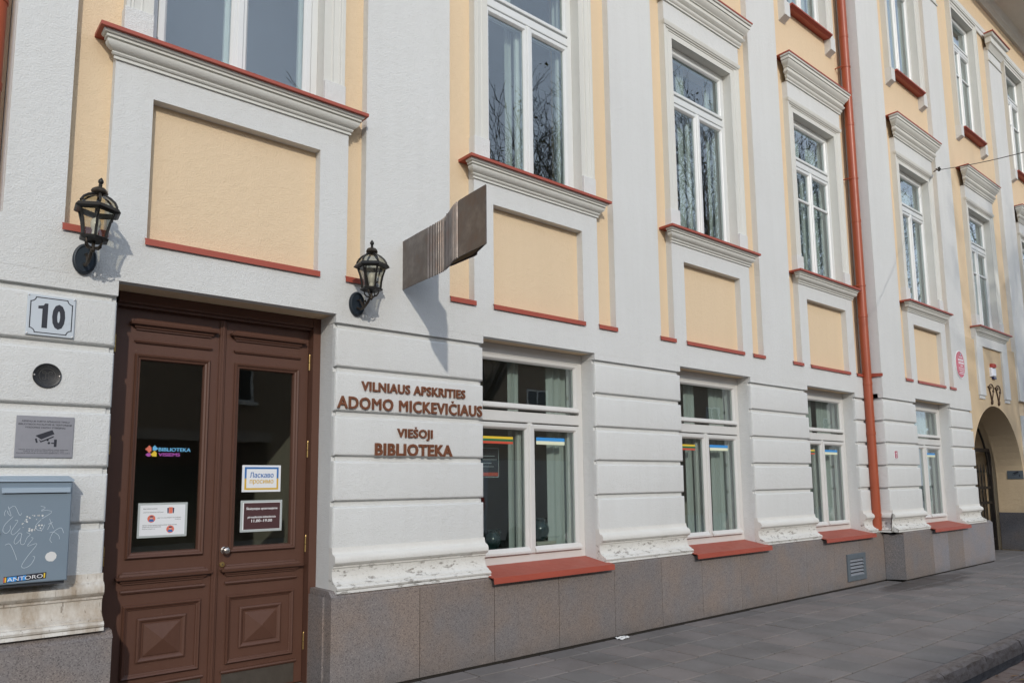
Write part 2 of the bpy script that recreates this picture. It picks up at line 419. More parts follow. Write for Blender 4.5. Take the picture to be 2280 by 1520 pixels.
# pavers: shared meshes, one object each
rows = [(-.331, -.112, .44), (-.721, -.349, .3625), (-1.141, -.739, .3625), (-1.547, -1.160, .3625), (-1.950, -1.567, .3625), (-2.352, -1.970, .3625), (-2.748, -2.372, .3625)]
shared = {}
stuff = MB()
def paver_mesh(lx, ly):
    k = (round(lx, 3), round(ly, 3))
    if k not in shared:
        me = bpy.data.meshes.new('paver'); b = MB(); h = .004
        b.loft([[(-lx/2,-ly/2,-.05),(lx/2,-ly/2,-.05),(lx/2,ly/2,-.05),(-lx/2,ly/2,-.05)],
                [(-lx/2,-ly/2,-h),(lx/2,-ly/2,-h),(lx/2,ly/2,-h),(-lx/2,ly/2,-h)],
                [(-lx/2+h,-ly/2+h,0),(lx/2-h,-ly/2+h,0),(lx/2-h,ly/2-h,0),(-lx/2+h,ly/2-h,0)]], False, True)
        me.from_pydata(b.v, [], b.f); me.materials.append(M['paver']); shared[k] = me
    return shared[k]
npav = 0
for ri, (y0, y1, px) in enumerate(rows):
    x = -1.0+[.1, .17, .33, .222, .34, .05, .2][ri]
    while x < 30:
        wdt = px-.016; xc = x+px/2
        inn = (XC5-.2 < xc < 16.2 and ri < 2)
        if (ri == 0 and xc > 12.2) : x += px; continue
        if True:
            near = 2.5 < xc < 14.6
            z = random.uniform(-.0025, .0025)
            if near:
                o = bpy.data.objects.new('paver', paver_mesh(wdt, y1-y0)); o.location = (xc, (y0+y1)/2, z)
                o.rotation_euler = (random.uniform(-.004,.004), random.uniform(-.004,.004), random.uniform(-.004,.004)); place(o, sidewalk); npav += 1
            else:
                me = paver_mesh(wdt, y1-y0); stuff.add([(v.co.x+xc, v.co.y+(y0+y1)/2, v.co.z+z) for v in me.vertices], [tuple(p.vertices) for p in me.polygons])
        x += px
# pavers in the gateway and beside the door
for k in range(10):
    for j in range(8):
        xc = 16.6+k*.3625; yc = -.13+j*.41
        me = paver_mesh(.352, .40); stuff.add([(v.co.x+xc, v.co.y+yc, v.co.z) for v in me.vertices], [tuple(p.vertices) for p in me.polygons])
o = obj('paver_field', stuff, 'paver', sidewalk); o['kind'] = 'stuff'
# kerb
kerb = structure('kerb', MB().box(-30, 60, -2.86, -2.77, -.155, -.03), 'kerb_granite')
x = -2.0; kk = 0
while x < 24:
    ln = random.uniform(.92, 1.08); b = MB(); n = 6
    lo = []
    for i in range(n+1):
        xx = x+ (ln-.008)*i/n; j = lambda a: random.uniform(-a, a)
        lo.append([(xx,-2.762,-.04),(xx,-2.762,.001+j(.002)),(xx,-2.84+j(.006),.0+j(.004)),(xx,-2.872+j(.007),-.016+j(.006)),(xx,-2.885+j(.006),-.06+j(.01)),(xx,-2.893+j(.005),-.15)])
    b.loft(lo, False, False, closed=False)
    b.add(lo[0], [tuple(range(6))]); b.add(lo[-1], [tuple(range(6))[::-1]])
    obj('kerb_stone', b, 'kerb_granite', kerb); x += ln
structure('gutter_water', MB().add([(-5,-3.0,-.120),(30,-3.0,-.120),(30,-2.90,-.120),(-5,-2.90,-.120)], [(0,1,2,3)]), 'gutter_water')
sett = {}
for k in range(26):
    for j in range(4):
        lx, ly = .17, .15
        if (k, j) not in sett:
            me = bpy.data.meshes.new('road_sett'); b = MB(); e = random.uniform(.01, .02)
            b.loft([[(-lx/2,-ly/2,-.03),(lx/2,-ly/2,-.03),(lx/2,ly/2,-.03),(-lx/2,ly/2,-.03)], [(-lx/2,-ly/2,-.008),(lx/2,-ly/2,-.008),(lx/2,ly/2,-.008),(-lx/2,ly/2,-.008)],
                    [(-lx/2+e,-ly/2+e,0),(lx/2-e,-ly/2+e,.002),(lx/2-e,ly/2-e,0),(-lx/2+e,ly/2-e,-.001)]], False, True)
            me.from_pydata(b.v, [], b.f); me.materials.append(M['road_sett']); sett[(k, j)] = me
        o = bpy.data.objects.new('road_sett', sett[(k, j)]); o.location = (6.0+k*.178+(j % 2)*.09, -3.085-j*.16, -.108+random.uniform(-.004,.004))
        o.rotation_euler.z = random.uniform(-.03, .03); place(o, road)

# ------------------------------------------------------------------ the library building
B = thing('library_building', 'white and peach plastered library with granite plinth, pilasters and red sill flashings', 'building', (6.0, 0.0, 0.0))
def part(name, mb, mat, parent=None, smooth=False): return obj(name, mb, mat, parent or B, smooth)
BK = .085          # depth of the peach wall behind the white layer
HWU, HWA = .66, .843
ZU0, ZU1 = 4.70, 7.257
Z20, Z21 = 9.06, 11.81
TOP = 12.9
# peach wall: columns between window openings and panels above and below
def wall_run(name, x0, x1, bays, d, mat='plaster_peach'):
    mb = MB(); edges = []
    for i in bays: edges.append((BAY[i]-HWU-.012, BAY[i]+HWU+.012))
    xs = [x0]+[e for p in edges for e in p]+[x1]
    for k in range(0, len(xs), 2): mb.box(xs[k], xs[k+1], d+BK, d+BK+.42, L, TOP)
    for a, b in edges:
        for z0, z1 in ((L, ZU0-.03), (ZU1+.012, Z20-.03), (Z21+.012, TOP)): mb.box(a, b, d+BK, d+BK+.42, z0, z1)
    return part(name, mb, mat)
wall_run('upper_wall', .48, XC5, [1, 2, 3, 4], 0.0)
wall_run('upper_wall', XC5+.31, 16.21, [5], DY5)
# gate bay and the bay beyond it
mb = MB(); a, b = BAY[6]-HWU-.012, BAY[6]+HWU+.012
mb.box(16.21, a, DY5+BK, DY5+BK+.42, 4.4, TOP); mb.box(b, 19.36, DY5+BK, DY5+BK+.42, 4.4, TOP)
for z0, z1 in ((4.4, ZU0-.03), (ZU1+.012, Z20-.03), (Z21+.012, TOP)): mb.box(a, b, DY5+BK, DY5+BK+.42, z0, z1)
part('gate_bay_wall', mb, 'plaster_peach')
wall_run('upper_wall', 19.36, 27.0, [7], DY5)
part('lower_wall', MB().box(19.36, 27, DY5+.02, DY5+.42, 0, L), 'plaster_white')
part('recessed_wall', MB().box(-12, .475, .36, .8, 0, TOP), 'plaster_peach')
# ground floor piers behind the rusticated blocks
for (x0, x1, d, gr, dz) in PIERS:
    xi = x0+.032 if x0 == XC5 else x0
    mb = MB(); mb.box(xi, x1, d+.05, .47, .2 if x0 != XC5 else .765, L-.0705)
    mb.box(x0+.030, x1-.030, d+.036, d+.05, .75, L-.0705)
    part('pier', mb, 'plaster_white')
    edges = gr+[1.075+dz]
    for k in range(5):
        zt = edges[k]-.019; zb = edges[k+1]+(.024 if k < 4 else 0)
        part('rustication_block', MB().round_block(x0+.001, x1-.001, d, d+.0495 if x0 != XC5 else -.001, zb, zt, .02), 'plaster_white', smooth=True)
    zs = [(0, 1.105), (.003, 1.078), (.010, 1.060), (.016, 1.054), (.030, 1.050), (.048, 1.036), (.058, 1.014), (.056, .990), (.042, .972), (.024, .964), (.022, .950), (.008, .944), (.004, .915), (.006, .885), (.018, .856), (.040, .836), (.064, .826), (.064, .818), (.084, .814), (.097, .800), (.092, .786), (.078, .782), (.092, .779), (.094, .760)]
    mb = MB()
    prof = [(d-p, z+dz) for p, z in zs]+[(d+.049, .760+dz), (d+.049, 1.105+dz)]
    mb.prism_x(prof, x0-.001, x1+.001)
    if x0 == XC5:   # the moulding returns round the corner of the projecting part
        mb.loft([[(XC5-p, y, z) for p, z in zs] for y in (d-.02, -.055)], True, True, closed=False)
    part('base_moulding', mb, 'plaster_worn' if dz == 0 else 'plaster_stained', smooth=True)
# the band of plaster above the ground floor
mb = MB()
for xa, xb, d in ((.28, XC5, 0.0), (XC5, 16.247, DY5)):
    mb.box(xa, xb, d, d+BK, L, NB)
for (x0, x1, d, gr, dz) in PIERS: mb.box(x0, x1, d+.001, d+.3, gr[0]+.024, L)
part('plaster_band', mb, 'plaster_white')
# lintel soffits and jambs of the ground floor openings
mb = MB()
for i, (a, b) in OPEN_G.items():
    d = dy(i); mb.box(a, b, d+BK, .47, L+.0005, L+.09)
part('lintel', mb, 'soffit_white')
# pilasters
def pilaster(x0, x1, d, left_depth=None):
    mb = MB(); mb.box(x0, x1, d, d+BK, NB, 11.76)
    o = part('pilaster', mb, 'plaster_white')
    cap = MB().cornice(x0+.02, x1-.02, d+.01, [(0, 11.40), (.03, 11.40), (.035, 11.43), (.01, 11.45)]); part('necking', cap, 'trim_white', o)
    cap = MB().cornice(x0+.02, x1-.02, d+.01, [(0, 11.66), (.03, 11.67), (.045, 11.70), (.09, 11.78), (.12, 11.80), (.12, 11.93), (.16, 11.95), (.18, 12.0)]); part('capital', cap, 'trim_white', o)
    cap = MB().cornice(x0+.02, x1-.02, d+.01, [(0, 12.001), (.2, 12.001), (.2, 12.025), (0, 12.07)]); part('capital_flashing', cap, 'red_flashing', o)
PIL = [(.48, .812, 0), (3.0, 3.877, 0), (6.151, 6.944, 0), (9.185, 9.985, 0), (XC5, 13.198, DY5), (15.42, 16.21, DY5), (19.36, 20.257, DY5), (22.46, 23.3, DY5)]
for x0, x1, d in PIL: pilaster(x0, x1, d)
part('corner_return', MB().box(XC5, XC5+.3, DY5+BK, .08, L-.068, 11.76), 'plaster_white')
part('corner_return', MB().box(.479, .7, BK, .4, NB, 11.76), 'plaster_white')
# aprons, sill cornices, architraves, hoods
sill_prof = [(0, CB-.034), (.016, CB-.034), (.016, CB-.016), (.006, CB-.014), (.010, CB-.010), (.022, CB-.008), (.030, CB+.002), (.030, CB+.010), (.020, CB+.012), (.026, CB+.018), (.046, CB+.026), (.062, CB+.042), (.070, CB+.060), (.070, CB+.068), (.056, CB+.071), (.058, CB+.078), (.078, CB+.080), (.078, CB+.096), (.070, CB+.098), (.090, CB+.102), (.098, CB+.112), (.098, CB+.122)]
hood_prof = [(0, 7.694), (.020, 7.696), (.020, 7.716), (.012, 7.720), (.026, 7.728), (.038, 7.742), (.042, 7.756), (.042, 7.764), (.028, 7.768), (.036, 7.776), (.058, 7.790), (.074, 7.812), (.074, 7.822), (.056, 7.826), (.058, 7.878), (.074, 7.880), (.074, 7.890), (.066, 7.892), (.082, 7.906), (.104, 7.930), (.122, 7.962), (.122, 7.968), (.114, 7.972), (.134, 7.974), (.134, 8.016), (.126, 8.020), (.150, 8.024), (.154, 8.046)]
def flash(x0, x1, d, z, name='flashing'):
    # folded red metal strip closing the foot of a recess
    mb = MB(); mb.prism_x([(d+BK-.001, z+.030), (d-.020, z-.002), (d-.021, z-.047), (d-.017, z-.047), (d-.016, z-.006), (d+BK-.001, z+.024)], x0-.012, x1+.012)
    return part(name, mb, 'red_flashing')
def bay(i):
    c = BAY[i]; d = dy(i); hn = .637 if i == 1 else .619; ha = .888 if i == 1 else .856; hs = 1.13
    cb = .02 if i == 1 else 0
    if i != 6:
        # apron with a recessed panel
        mb = MB()
        mb.box(c-ha, c-hn, d, d+BK, NB, NT_+cb); mb.box(c+hn, c+ha, d, d+BK, NB, NT_+cb); mb.box(c-ha, c+ha, d, d+BK, NT_+cb, ZU0-.03)
        part('apron', mb, 'plaster_white')
        flash(c-hn, c+hn, d, NB)
        if not (i in (7,)): flash(c-hs if i != 1 else .812, c-ha, d, NB)
        if i not in (4, 7): flash(c+ha, c+hs if i != 1 else 3.0, d, NB)
    else:
        mb = MB()
        for s in (-1, 1):
            xa, xb = sorted((c+s*.60, c+s*.95)); mb.bev(xa, xb, d, d+BK, 3.26, NT_, .005)
            xa, xb = sorted((c+s*.62, c+s*.93)); mb.bev(xa, xb, d+.02, d+BK, 3.19, 3.26, .005)
        mb.box(c-.95, c+.95, d, d+BK, NT_, ZU0-.03); part('apron', mb, 'plaster_white')
    part('sill_cornice', MB().cornice(c-ha, c+ha, d+.001, [(p, z+cb) for p, z in sill_prof]), 'trim_white', smooth=True)
    zf = CB+.1222+cb
    part('sill_flashing', MB().cornice(c-ha+.12, c+ha-.12, d+.12, [(.12, zf), (.243, zf), (.243, zf+.026), (0, zf+.060)]).xf(lambda v: v), 'red_flashing')
    # architrave
    part('architrave', MB().arch3(c, HWU, ZU0-.02, ZU1, [(0, d+.30), (0, d+.022), (.070, d+.022), (.076, d+.012), (.088, d+.016), (.130, d+.010), (.136, d+.003), (.150, d+.007), (.158, d-.002), (.183, d-.002), (.183, d+BK+.01)]), 'trim_white')
    for s in (-1, 1):
        xa, xb = sorted((c+s*(HWU+.001), c+s*(HWU+.190))); part('architrave_base', MB().bev(xa, xb, d-.010, d+BK, ZU0-.02, ZU0+.235, .004), 'plaster_white')
    part('frieze', MB().box(c-HWA, c+HWA, d-.001, d+BK, ZU1+.1835, 7.70), 'plaster_white')
    part('head_moulding', MB().cornice(c-HWA+.02, c+HWA-.02, d+.012, [(0, 7.355), (.012, 7.357), (.014, 7.372), (.024, 7.376), (.034, 7.402), (.036, 7.425), (0, 7.432)]), 'trim_white', smooth=True)
    part('hood', MB().cornice(c-HWA-.01, c+HWA+.01, d, hood_prof), 'trim_white', smooth=True)
    part('hood_flashing', MB().cornice(c-HWA+.075, c+HWA-.075, d+.085, [(.085, 8.047), (.245, 8.047), (.247, 8.068), (0, 8.120)]), 'red_flashing')
    # bird spikes on the hood
    if i >= 3:
        mb = MB(); n = 34
        for k in range(n):
            x = c-HWA+2*HWA*k/(n-1); a = random.uniform(-.02, .02)
            mb.tube([(x, d-.03, 8.10), (x+a, d-.05+random.uniform(-.02,.02), 8.20)], .0014, 3)
        o = part('bird_spikes', mb, 'steel'); o['kind'] = 'stuff'
    # second floor
    part('upper_architrave', MB().arch3(c, HWU, Z20-.02, Z21, [(0, d+.30), (0, d+.018), (.06, d+.018), (.066, d+.008), (.12, d+.008), (.128, d-.012), (.165, d-.012), (.165, d+BK+.01)]), 'trim_white')
    for s in (-1, 1):
        x0, x1 = sorted((c+s*(HWU+.001), c+s*(HWU+.166))); z = 8.80
        mb = MB().loft([[(x0,d+BK,z-.06),(x1,d+BK,z-.06),(x1,d+BK,Z20-.02),(x0,d+BK,Z20-.02)], [(x0,d-.03,z),(x1,d-.03,z),(x1,d-.03,Z20-.02),(x0,d-.03,Z20-.02)]], True, True)
        part('sill_console', mb, 'plaster_white')
    mb = MB(); mb.prism_x([(d+.30, Z20+.005), (d-.075, Z20-.022), (d-.075, Z20-.045), (d-.066, Z20-.045), (d-.02, Z20-.07), (d+.30, Z20-.035)], c-HWU+.001, c+HWU-.001); part('upper_sill', mb, 'red_flashing')
for i in (1, 2, 3, 4, 5, 6, 7): bay(i)
# flashing that wraps the inner corner behind the drainpipe
flash(11.95, XC5-.022, 0, NB)
mb = MB(); mb.prism_x([(-.01, NB+.02), (-.01, NB-.047), (DY5-.02, NB-.047), (DY5-.02, NB+.0)], XC5-.022, XC5-.001); part('flashing', mb, 'red_flashing')
# frieze and main cornice
mb = MB()
for xa, xb, d in ((.48, XC5, 0), (XC5, 26, DY5)): mb.box(xa, xb, d+.04, d+BK+.3, 12.10, 12.22); mb.box(xa, xb, d+.05, d+BK, 11.98, 12.10)
part('frieze_band', mb, 'plaster_white')
for xa, xb, d in ((.3, XC5-.9, 0), (XC5, 27, DY5)):
    part('main_cornice', MB().cornice(xa, xb, d+BK, [(0, 12.86), (.06, 12.86), (.08, 12.90), (.13, 12.94), (.16, 13.02), (.20, 13.06), (.22, 13.06), (.86, 13.12), (.86, 13.26), (.90, 13.28), (.96, 13.38), (1.0, 13.46), (1.0, 13.52)]), 'trim_white', smooth=True)
part('roof', MB().prism_x([(-1.0, 13.53), (6.5, 16.4), (14, 13.5), (14, 13.3), (.5, 13.3)], -12, 27), 'roof_tile')
# granite plinth
def slab(x0, x1, d, zt=.735, mat='granite', zb=.018, y1=.02):
    part('granite_slab', MB().bev(x0+.003, x1-.003, d-.097, d+y1, zb, zt, .0025), mat)
xs = [2.700, 3.505, 4.300, 5.103, 5.905, 6.680, 7.430, 8.235, 9.045, 9.850, 10.640, 11.430, 12.29]
for k in range(len(xs)-1): slab(xs[k], xs[k+1], 0.0)
for a, b in ((-.2, .45), (.45, 1.205)): slab(a, b, 0.0, .652)
xs = [12.440, 13.58, 14.25, 14.96, 16.55]
mats = ['granite', 'granite_pale', 'granite', 'granite_pale']
for k in range(4): slab(xs[k], xs[k+1], DY5, mat=mats[k])
part('granite_slab', MB().loft([[(12.29, -.098, z), (12.428, DY5-.094, z), (12.437, DY5-.094, z), (12.437, -.098, z)] for z in (.02, .72)], True, True), 'granite_dark')
# plinth sides in the doorway
part('granite_slab', MB().bev(2.690, 2.80, .021, .40, .03, .735, .003).xf(lambda v: Vector((v.x, v.y, v.z))), 'granite')
for x0, x1, d, zt in ((2.700, 4.262, 0, 0), (5.83, 7.262, 0, 0), (8.86, 10.31, 0, 0), (11.90, 12.29, 0, 0), (12.440, 13.54, DY5, 0), (15.20, 16.55, DY5, 0), (-.2, 1.205, 0, -.0835)):
    part('plinth_coping', MB().prism_x([(d-.0965, .737+zt), (d-.0955, .741+zt), (d-.050, .780+zt), (d+.02, .784+zt), (d+.02, .737+zt)], x0, x1), 'granite')
part('plinth_coping', MB().prism_x([(.0205, .737), (.0205, .783), (.40, .783), (.40, .737)], 2.70, 2.80), 'granite')
# plinth core and cellar wall
mb = MB(); mb.box(2.80, 12.15, .022, .46, -.05, .73); mb.box(XC5+.25, 16.22, DY5+.022, .46, -.05, .73); mb.box(-.2, 1.14, .022, .46, -.05, .64); part('foundation', mb, 'interior_dark')
mb = MB(); mb.box(2.72, 12.28, -.085, .02, -.02, .017); mb.box(12.46, 16.52, DY5-.08, DY5, -.02, .017); part('plinth_gap', mb, 'joint_soil')

# ------------------------------------------------------------------ windows
def curtain(parent, x0, x1, y, z0, z1, amp=.018, waves=5):
    mb = MB(); n = waves*8; lo = []
    for z in (z0, z1):
        lo.append([(x0+(x1-x0)*k/n, y+amp*math.sin(2*math.pi*waves*k/n+.6)+.3*amp*math.sin(5.1*math.pi*waves*k/n), z) for k in range(n+1)])
    mb.loft(lo, closed=False); o = obj('curtain', mb, 'curtain', parent, True); return o
def sash(parent, x0, x1, z0, z1, y, wd, mat, name='sash', bars=None):
    mb = MB(); mb.ring(x0, x1, z0, z1, [(0, y+.05), (0, y), (.006, y-.004), (wd-.020, y-.004), (wd-.012, y+.004), (wd, y+.020), (wd, y+.05)])
    mb.ring(x0, x1, z0, z1, [(wd, y+.05), (0, y+.05)])
    if bars:
        for z in bars: mb.bev(x0+wd, x1-wd, y+.002, y+.035, z-.022, z+.022, .008)
    o = obj(name, mb, mat, parent)
    zs = [z0+wd]+(sorted(bars) if bars else [])+[z1-wd]
    return o
def pane(parent, x0, x1, z0, z1, y):
    obj('pane', MB().box(x0, x1, y, y+.004, z0, z1), 'glass', parent)
def window(i, c, hw, yf, z0, z1, zt0, zt1, head, rail, mat, bars=None, curtains=(), cx=0.0):
    fw_ = .055; wd = .062
    mb = MB()
    mb.box(c-hw, c-hw+fw_, yf, yf+.08, z0, z1); mb.box(c+hw-fw_, c+hw, yf, yf+.08, z0, z1)
    mb.box(c-hw+fw_, c+hw-fw_, yf, yf+.08, z1-head, z1); mb.box(c-hw+fw_, c+hw-fw_, yf, yf+.08, z0, z0+rail)
    mb.bev(c-hw+fw_, c+hw-fw_, yf-.006, yf+.08, zt0+.012, zt1-.022, .006)
    mb.box(c-.03, c+.03, yf+.002, yf+.07, z0+rail, zt0+.012)
    F = part('window', mb, mat)
    a, b = c-hw+fw_+.004, c+hw-fw_-.004
    # casements
    for s in (-1, 1):
        x0, x1 = (a, c-.004) if s < 0 else (c+.004, b)
        zb, zt = z0+rail+.004, zt0-.002
        sash(F, x0, x1, zb, zt, yf-.004, wd, mat, 'casement', bars)
        pane(F, x0+wd-.004, x1-wd+.004, zb+wd-.004, zt-wd+.004, yf+.022)
    sash(F, a, b, zt1+.002, z1-head-.004, yf-.004, wd*.9, mat, 'fanlight')
    pane(F, a+wd*.9-.004, b-wd*.9+.004, zt1+wd*.9, z1-head-wd*.9, yf+.022)
    obj('meeting_strip', MB().bev(c-.026, c+.026, yf-.022, yf+.0, z0+rail+.01, zt0-.004, .008), mat, F)
    # inner casements of the double window
    mb = MB(); yi = yf+.105
    mb.ring(c-hw+.02, c+hw-.02, z0+.02, z1-.02, [(0, yi), (.06, yi), (.06, yi+.05), (0, yi+.05)])
    mb.box(c-.045, c+.045, yi, yi+.05, z0+.08, zt0+.02); mb.box(c-hw+.08, c+hw-.08, yi-.004, yi+.05, zt0+.02, zt1-.01)
    for s in (-1, 1): mb.ring(*( (c-hw+.085, c-.047) if s < 0 else (c+.047, c+hw-.085)), z0+.085, zt0+.015, [(0, yi+.008), (.035, yi+.008), (.035, yi+.04), (0, yi+.04)])
    obj('inner_frame', mb, mat, F)
    for (u0, u1) in curtains: curtain(F, c+u0*hw, c+u1*hw, yi+.095, z0+.03, z1-.06, .016, max(3, int((u1-u0)*9)))
    return F
WIN = {}
for i in (2, 3, 4, 5):
    a, b = OPEN_G[i]; d = dy(i); c = (a+b)/2; yf = d+.205
    F = window(i, c, (b-a)/2-.002, yf, .812, L-.002, 2.187, 2.326, .105, .075, 'window_beige', None, {2: ((-.16, .02), (.55, .99)), 3: ((-.22, .06), (.5, .99)), 4: ((-.35, .1), (.35, .99)), 5: ((-.5, .1), (.25, .99))}[i])
    for s in (-1, 1):    # weather bars
        xa, xb = sorted((c+s*.035, c+s*((b-a)/2-.07))); obj('weather_bar', MB().prism_x([(yf-.004, .965), (yf-.035, .925), (yf-.035, .905), (yf-.004, .905)], xa, xb), 'window_beige', F)
    obj('weather_bar', MB().prism_x([(yf-.004, 2.385), (yf-.03, 2.352), (yf-.03, 2.335), (yf-.004, 2.335)], a+.07, b-.07), 'window_beige', F)
    mb = MB(); mb.prism_x([(yf+.01, .822), (d-.172, .757), (d-.176, .703), (d-.170, .703), (d-.166, .748), (yf+.01, .812)], a-.030, b+.038)
    part('window_sill', mb, 'red_flashing')
    WIN[i] = F
CUR = {1: ((.88, .99),), 2: ((-.24, -.12), (.86, .99)), 3: ((-.24, .0), (.76, .99)), 4: ((-.45, .1), (.45, .99)), 5: ((-.6, .1), (.3, .99)), 6: ((-.9, .1), (.15, .99)), 7: ((-.9, .1), (.15, .99))}
for i in BAY:
    d = dy(i)
    window(i, BAY[i], HWU-.002, d+.145, ZU0-.01, ZU1+.02, 6.475, 6.600, .075, .07, 'window_white', [5.95] if i in (4, 6, 7) else None, CUR[i])
    window(i, BAY[i], HWU-.002, d+.145, Z20, Z21+.02, 11.05, 11.16, .075, .07, 'window_white', [10.45] if i >= 6 else None, ((-.98, -.05), (.05, .98)))
# rooms behind the windows
mb = MB(); mb.box(.5, 27, 3.6, 3.7, .3, TOP)
for z in (3.75, 8.45): mb.box(.5, 27, .52, 3.6, z, z+.15)
mb.box(3.1, 16.0, .52, 3.6, .45, .6); mb.box(3.1, 3.2, .52, 3.6, .6, 3.75); mb.box(.5, .6, .52, 3.6, .6, TOP); mb.box(16.0, 16.1, .52, 3.6, .3, 3.75)
part('room', mb, 'interior_wall')

# ------------------------------------------------------------------ the double door
DYF = .272         # face of the door frame
DL = .355          # face of the leaves
mb = MB()
mb.box(1.15, 1.190, DYF, .46, .02, L); mb.box(2.684, 2.749, DYF, .46, .02, L); mb.bev(1.215, 2.684, DYF, .46, 2.893, L, .004)
mb.box(1.215, 2.684, DYF+.03, .46, 2.872, 2.893)
part('door_frame', mb, 'door_brown')
part('threshold', MB().bev(1.10, 2.80, .06, .60, .004, .042, .004), 'kerb_granite')
def bar(x0, x1, y, z, kind):
    mb = MB()
    if kind == 'big': mb.cornice(x0, x1, y, [(0, z-.034), (.014, z-.038), (.014, z-.028), (.026, z-.024), (.032, z-.006), (.056, z-.002), (.060, z+.014), (.036, z+.019), (.032, z+.034), (.014, z+.037), (.010, z+.046), (0, z+.047)])
    else: mb.cornice(x0, x1, y, [(0, z-.012), (.014, z-.011), (.024, z+.002), (.020, z+.012), (0, z+.017)])
    return mb
def leaf(x0, x1, name, s):
    # stiles and rails round the glass opening
    gx0, gx1 = x0+.160, x1-.108
    if s > 0: gx0, gx1 = x0+.125, x1-.108
    gz0, gz1 = 1.118, 2.520
    mb = MB(); y = DL
    mb.box(x0, gx0, y, y+.05, .052, 2.872); mb.box(gx1, x1, y, y+.05, .052, 2.872)
    mb.box(gx0, gx1, y, y+.05, gz1, 2.872); mb.box(gx0, gx1, y, y+.05, .052, gz0)
    D = part(name, mb, 'door_brown')
    obj('glazing_moulding', MB().ring(gx0-.026, gx1+.026, gz0-.026, gz1+.026, [(0, y), (.001, y-.016), (.010, y-.028), (.020, y-.022), (.026, y-.012), (.038, y-.008), (.044, y+.012), (.044, y+.03)]), 'door_brown', D)
    obj('pane', MB().box(gx0, gx1, y+.030, y+.036, gz0, gz1), 'door_glass', D)
    bx0, bx1 = gx0-.012, gx1+.012
    for z in (2.757, ): obj('upper_moulding', bar(bx0, bx1, y, z, 'big'), 'door_brown', D)
    obj('upper_bead', bar(bx0, bx1, y, 2.636, 'small'), 'door_brown', D)
    obj('middle_moulding', bar(bx0-.012, bx1+.012, y, .958, 'big'), 'door_brown', D)
    obj('middle_bead', bar(bx0-.010, bx1+.010, y, .868, 'small'), 'door_brown', D)
    obj('bottom_moulding', bar(bx0-.02, bx1+.02, y, .222, 'small'), 'door_brown', D)
    p0, p1 = gx0-.024, gx1+.024
    obj('panel_moulding', MB().ring(p0, p1, .278, .775, [(0, y), (.001, y-.016), (.010, y-.028), (.020, y-.020), (.026, y-.012), (.032, y-.010), (.036, y)]), 'door_brown', D)
    q0, q1 = p0+.098, p1-.098
    mb = MB(); mb.ring(q0, q1, .380, .682, [(0, y), (.001, y-.012), (.012, y-.018), (.024, y-.012), (.034, y-.004), (.044, y-.004)])
    a0, a1, b0, b1 = q0+.044, q1-.044, .424, .638
    xm, zm = (a0+a1)/2, (b0+b1)/2
    mb.add([(a0,y-.012,b0),(a1,y-.012,b0),(a1,y-.012,b1),(a0,y-.012,b1),(xm,y-.040,zm),(a0,y-.004,b0),(a1,y-.004,b0),(a1,y-.004,b1),(a0,y-.004,b1)], [(0,1,4),(1,2,4),(2,3,4),(3,0,4),(5,6,1,0),(6,7,2,1),(7,8,3,2),(8,5,0,3)])
    obj('pyramid_panel', mb, 'door_brown', D)
    obj('kick_plate', MB().bev(bx0-.03, bx1+.03, y-.004, y, .062, .208, .001), 'kick_steel', D)
    hx = x0-.004 if s < 0 else x1+.004
    for z in (2.60, 1.88, 1.12, .36):
        mb = MB(); mb.lathe((hx, y-.020, z-.06), [(.0085, 0), (.0085, .058)], 10); mb.lathe((hx, y-.020, z+.002), [(.0085, 0), (.0085, .062)], 10); mb.lathe((hx, y-.020, z+.064), [(.006, 0), (.004, .01)], 8)
        obj('hinge', mb, 'brass', D, True)
    return D
lx0, lxm, lx1 = 1.219, 1.966, 2.680
DoorL = leaf(lx0, lxm-.002, 'door', -1); DoorR = leaf(lxm+.002, lx1, 'door', 1)
mb = MB(); mb.bev(lxm-.020, lxm+.028, DL-.020, DL, .055, 2.868, .006); mb.bev(lxm-.006, lxm+.014, DL-.030, DL-.020, .055, 2.868, .005); obj('cover_strip', mb, 'door_brown', DoorR)
mb = MB(); mb.lathe((2.038, DL, 1.113), [(.026, 0), (.026, .006), (.012, .010), (.011, .028), (.022, .034), (.029, .046), (.029, .058), (.021, .070), (.008, .076)], 20, 'y'); obj('knob', mb, 'steel', DoorR, True)
mb = MB(); mb.lathe((2.026, DL, 1.008), [(.021, 0), (.021, .008), (.018, .012), (.010, .013)], 20, 'y'); obj('lock', mb, 'brass', DoorR, True)
obj('keyhole', MB().lathe((2.026, DL-.0131, 1.008), [(.004, 0), (.004, .0008)], 8, 'y'), 'ink', DoorR)
# vestibule behind the door
mb = MB(); mb.box(.7, .75, .47, 3.5, .03, 3.3); mb.box(2.95, 3.0, .47, 3.5, .03, 3.3); mb.box(.7, 3.0, .47, 3.5, -.02, .03); mb.box(.7, 3.0, .47, 3.5, 3.25, 3.3)
part('vestibule', mb, 'interior_wall')

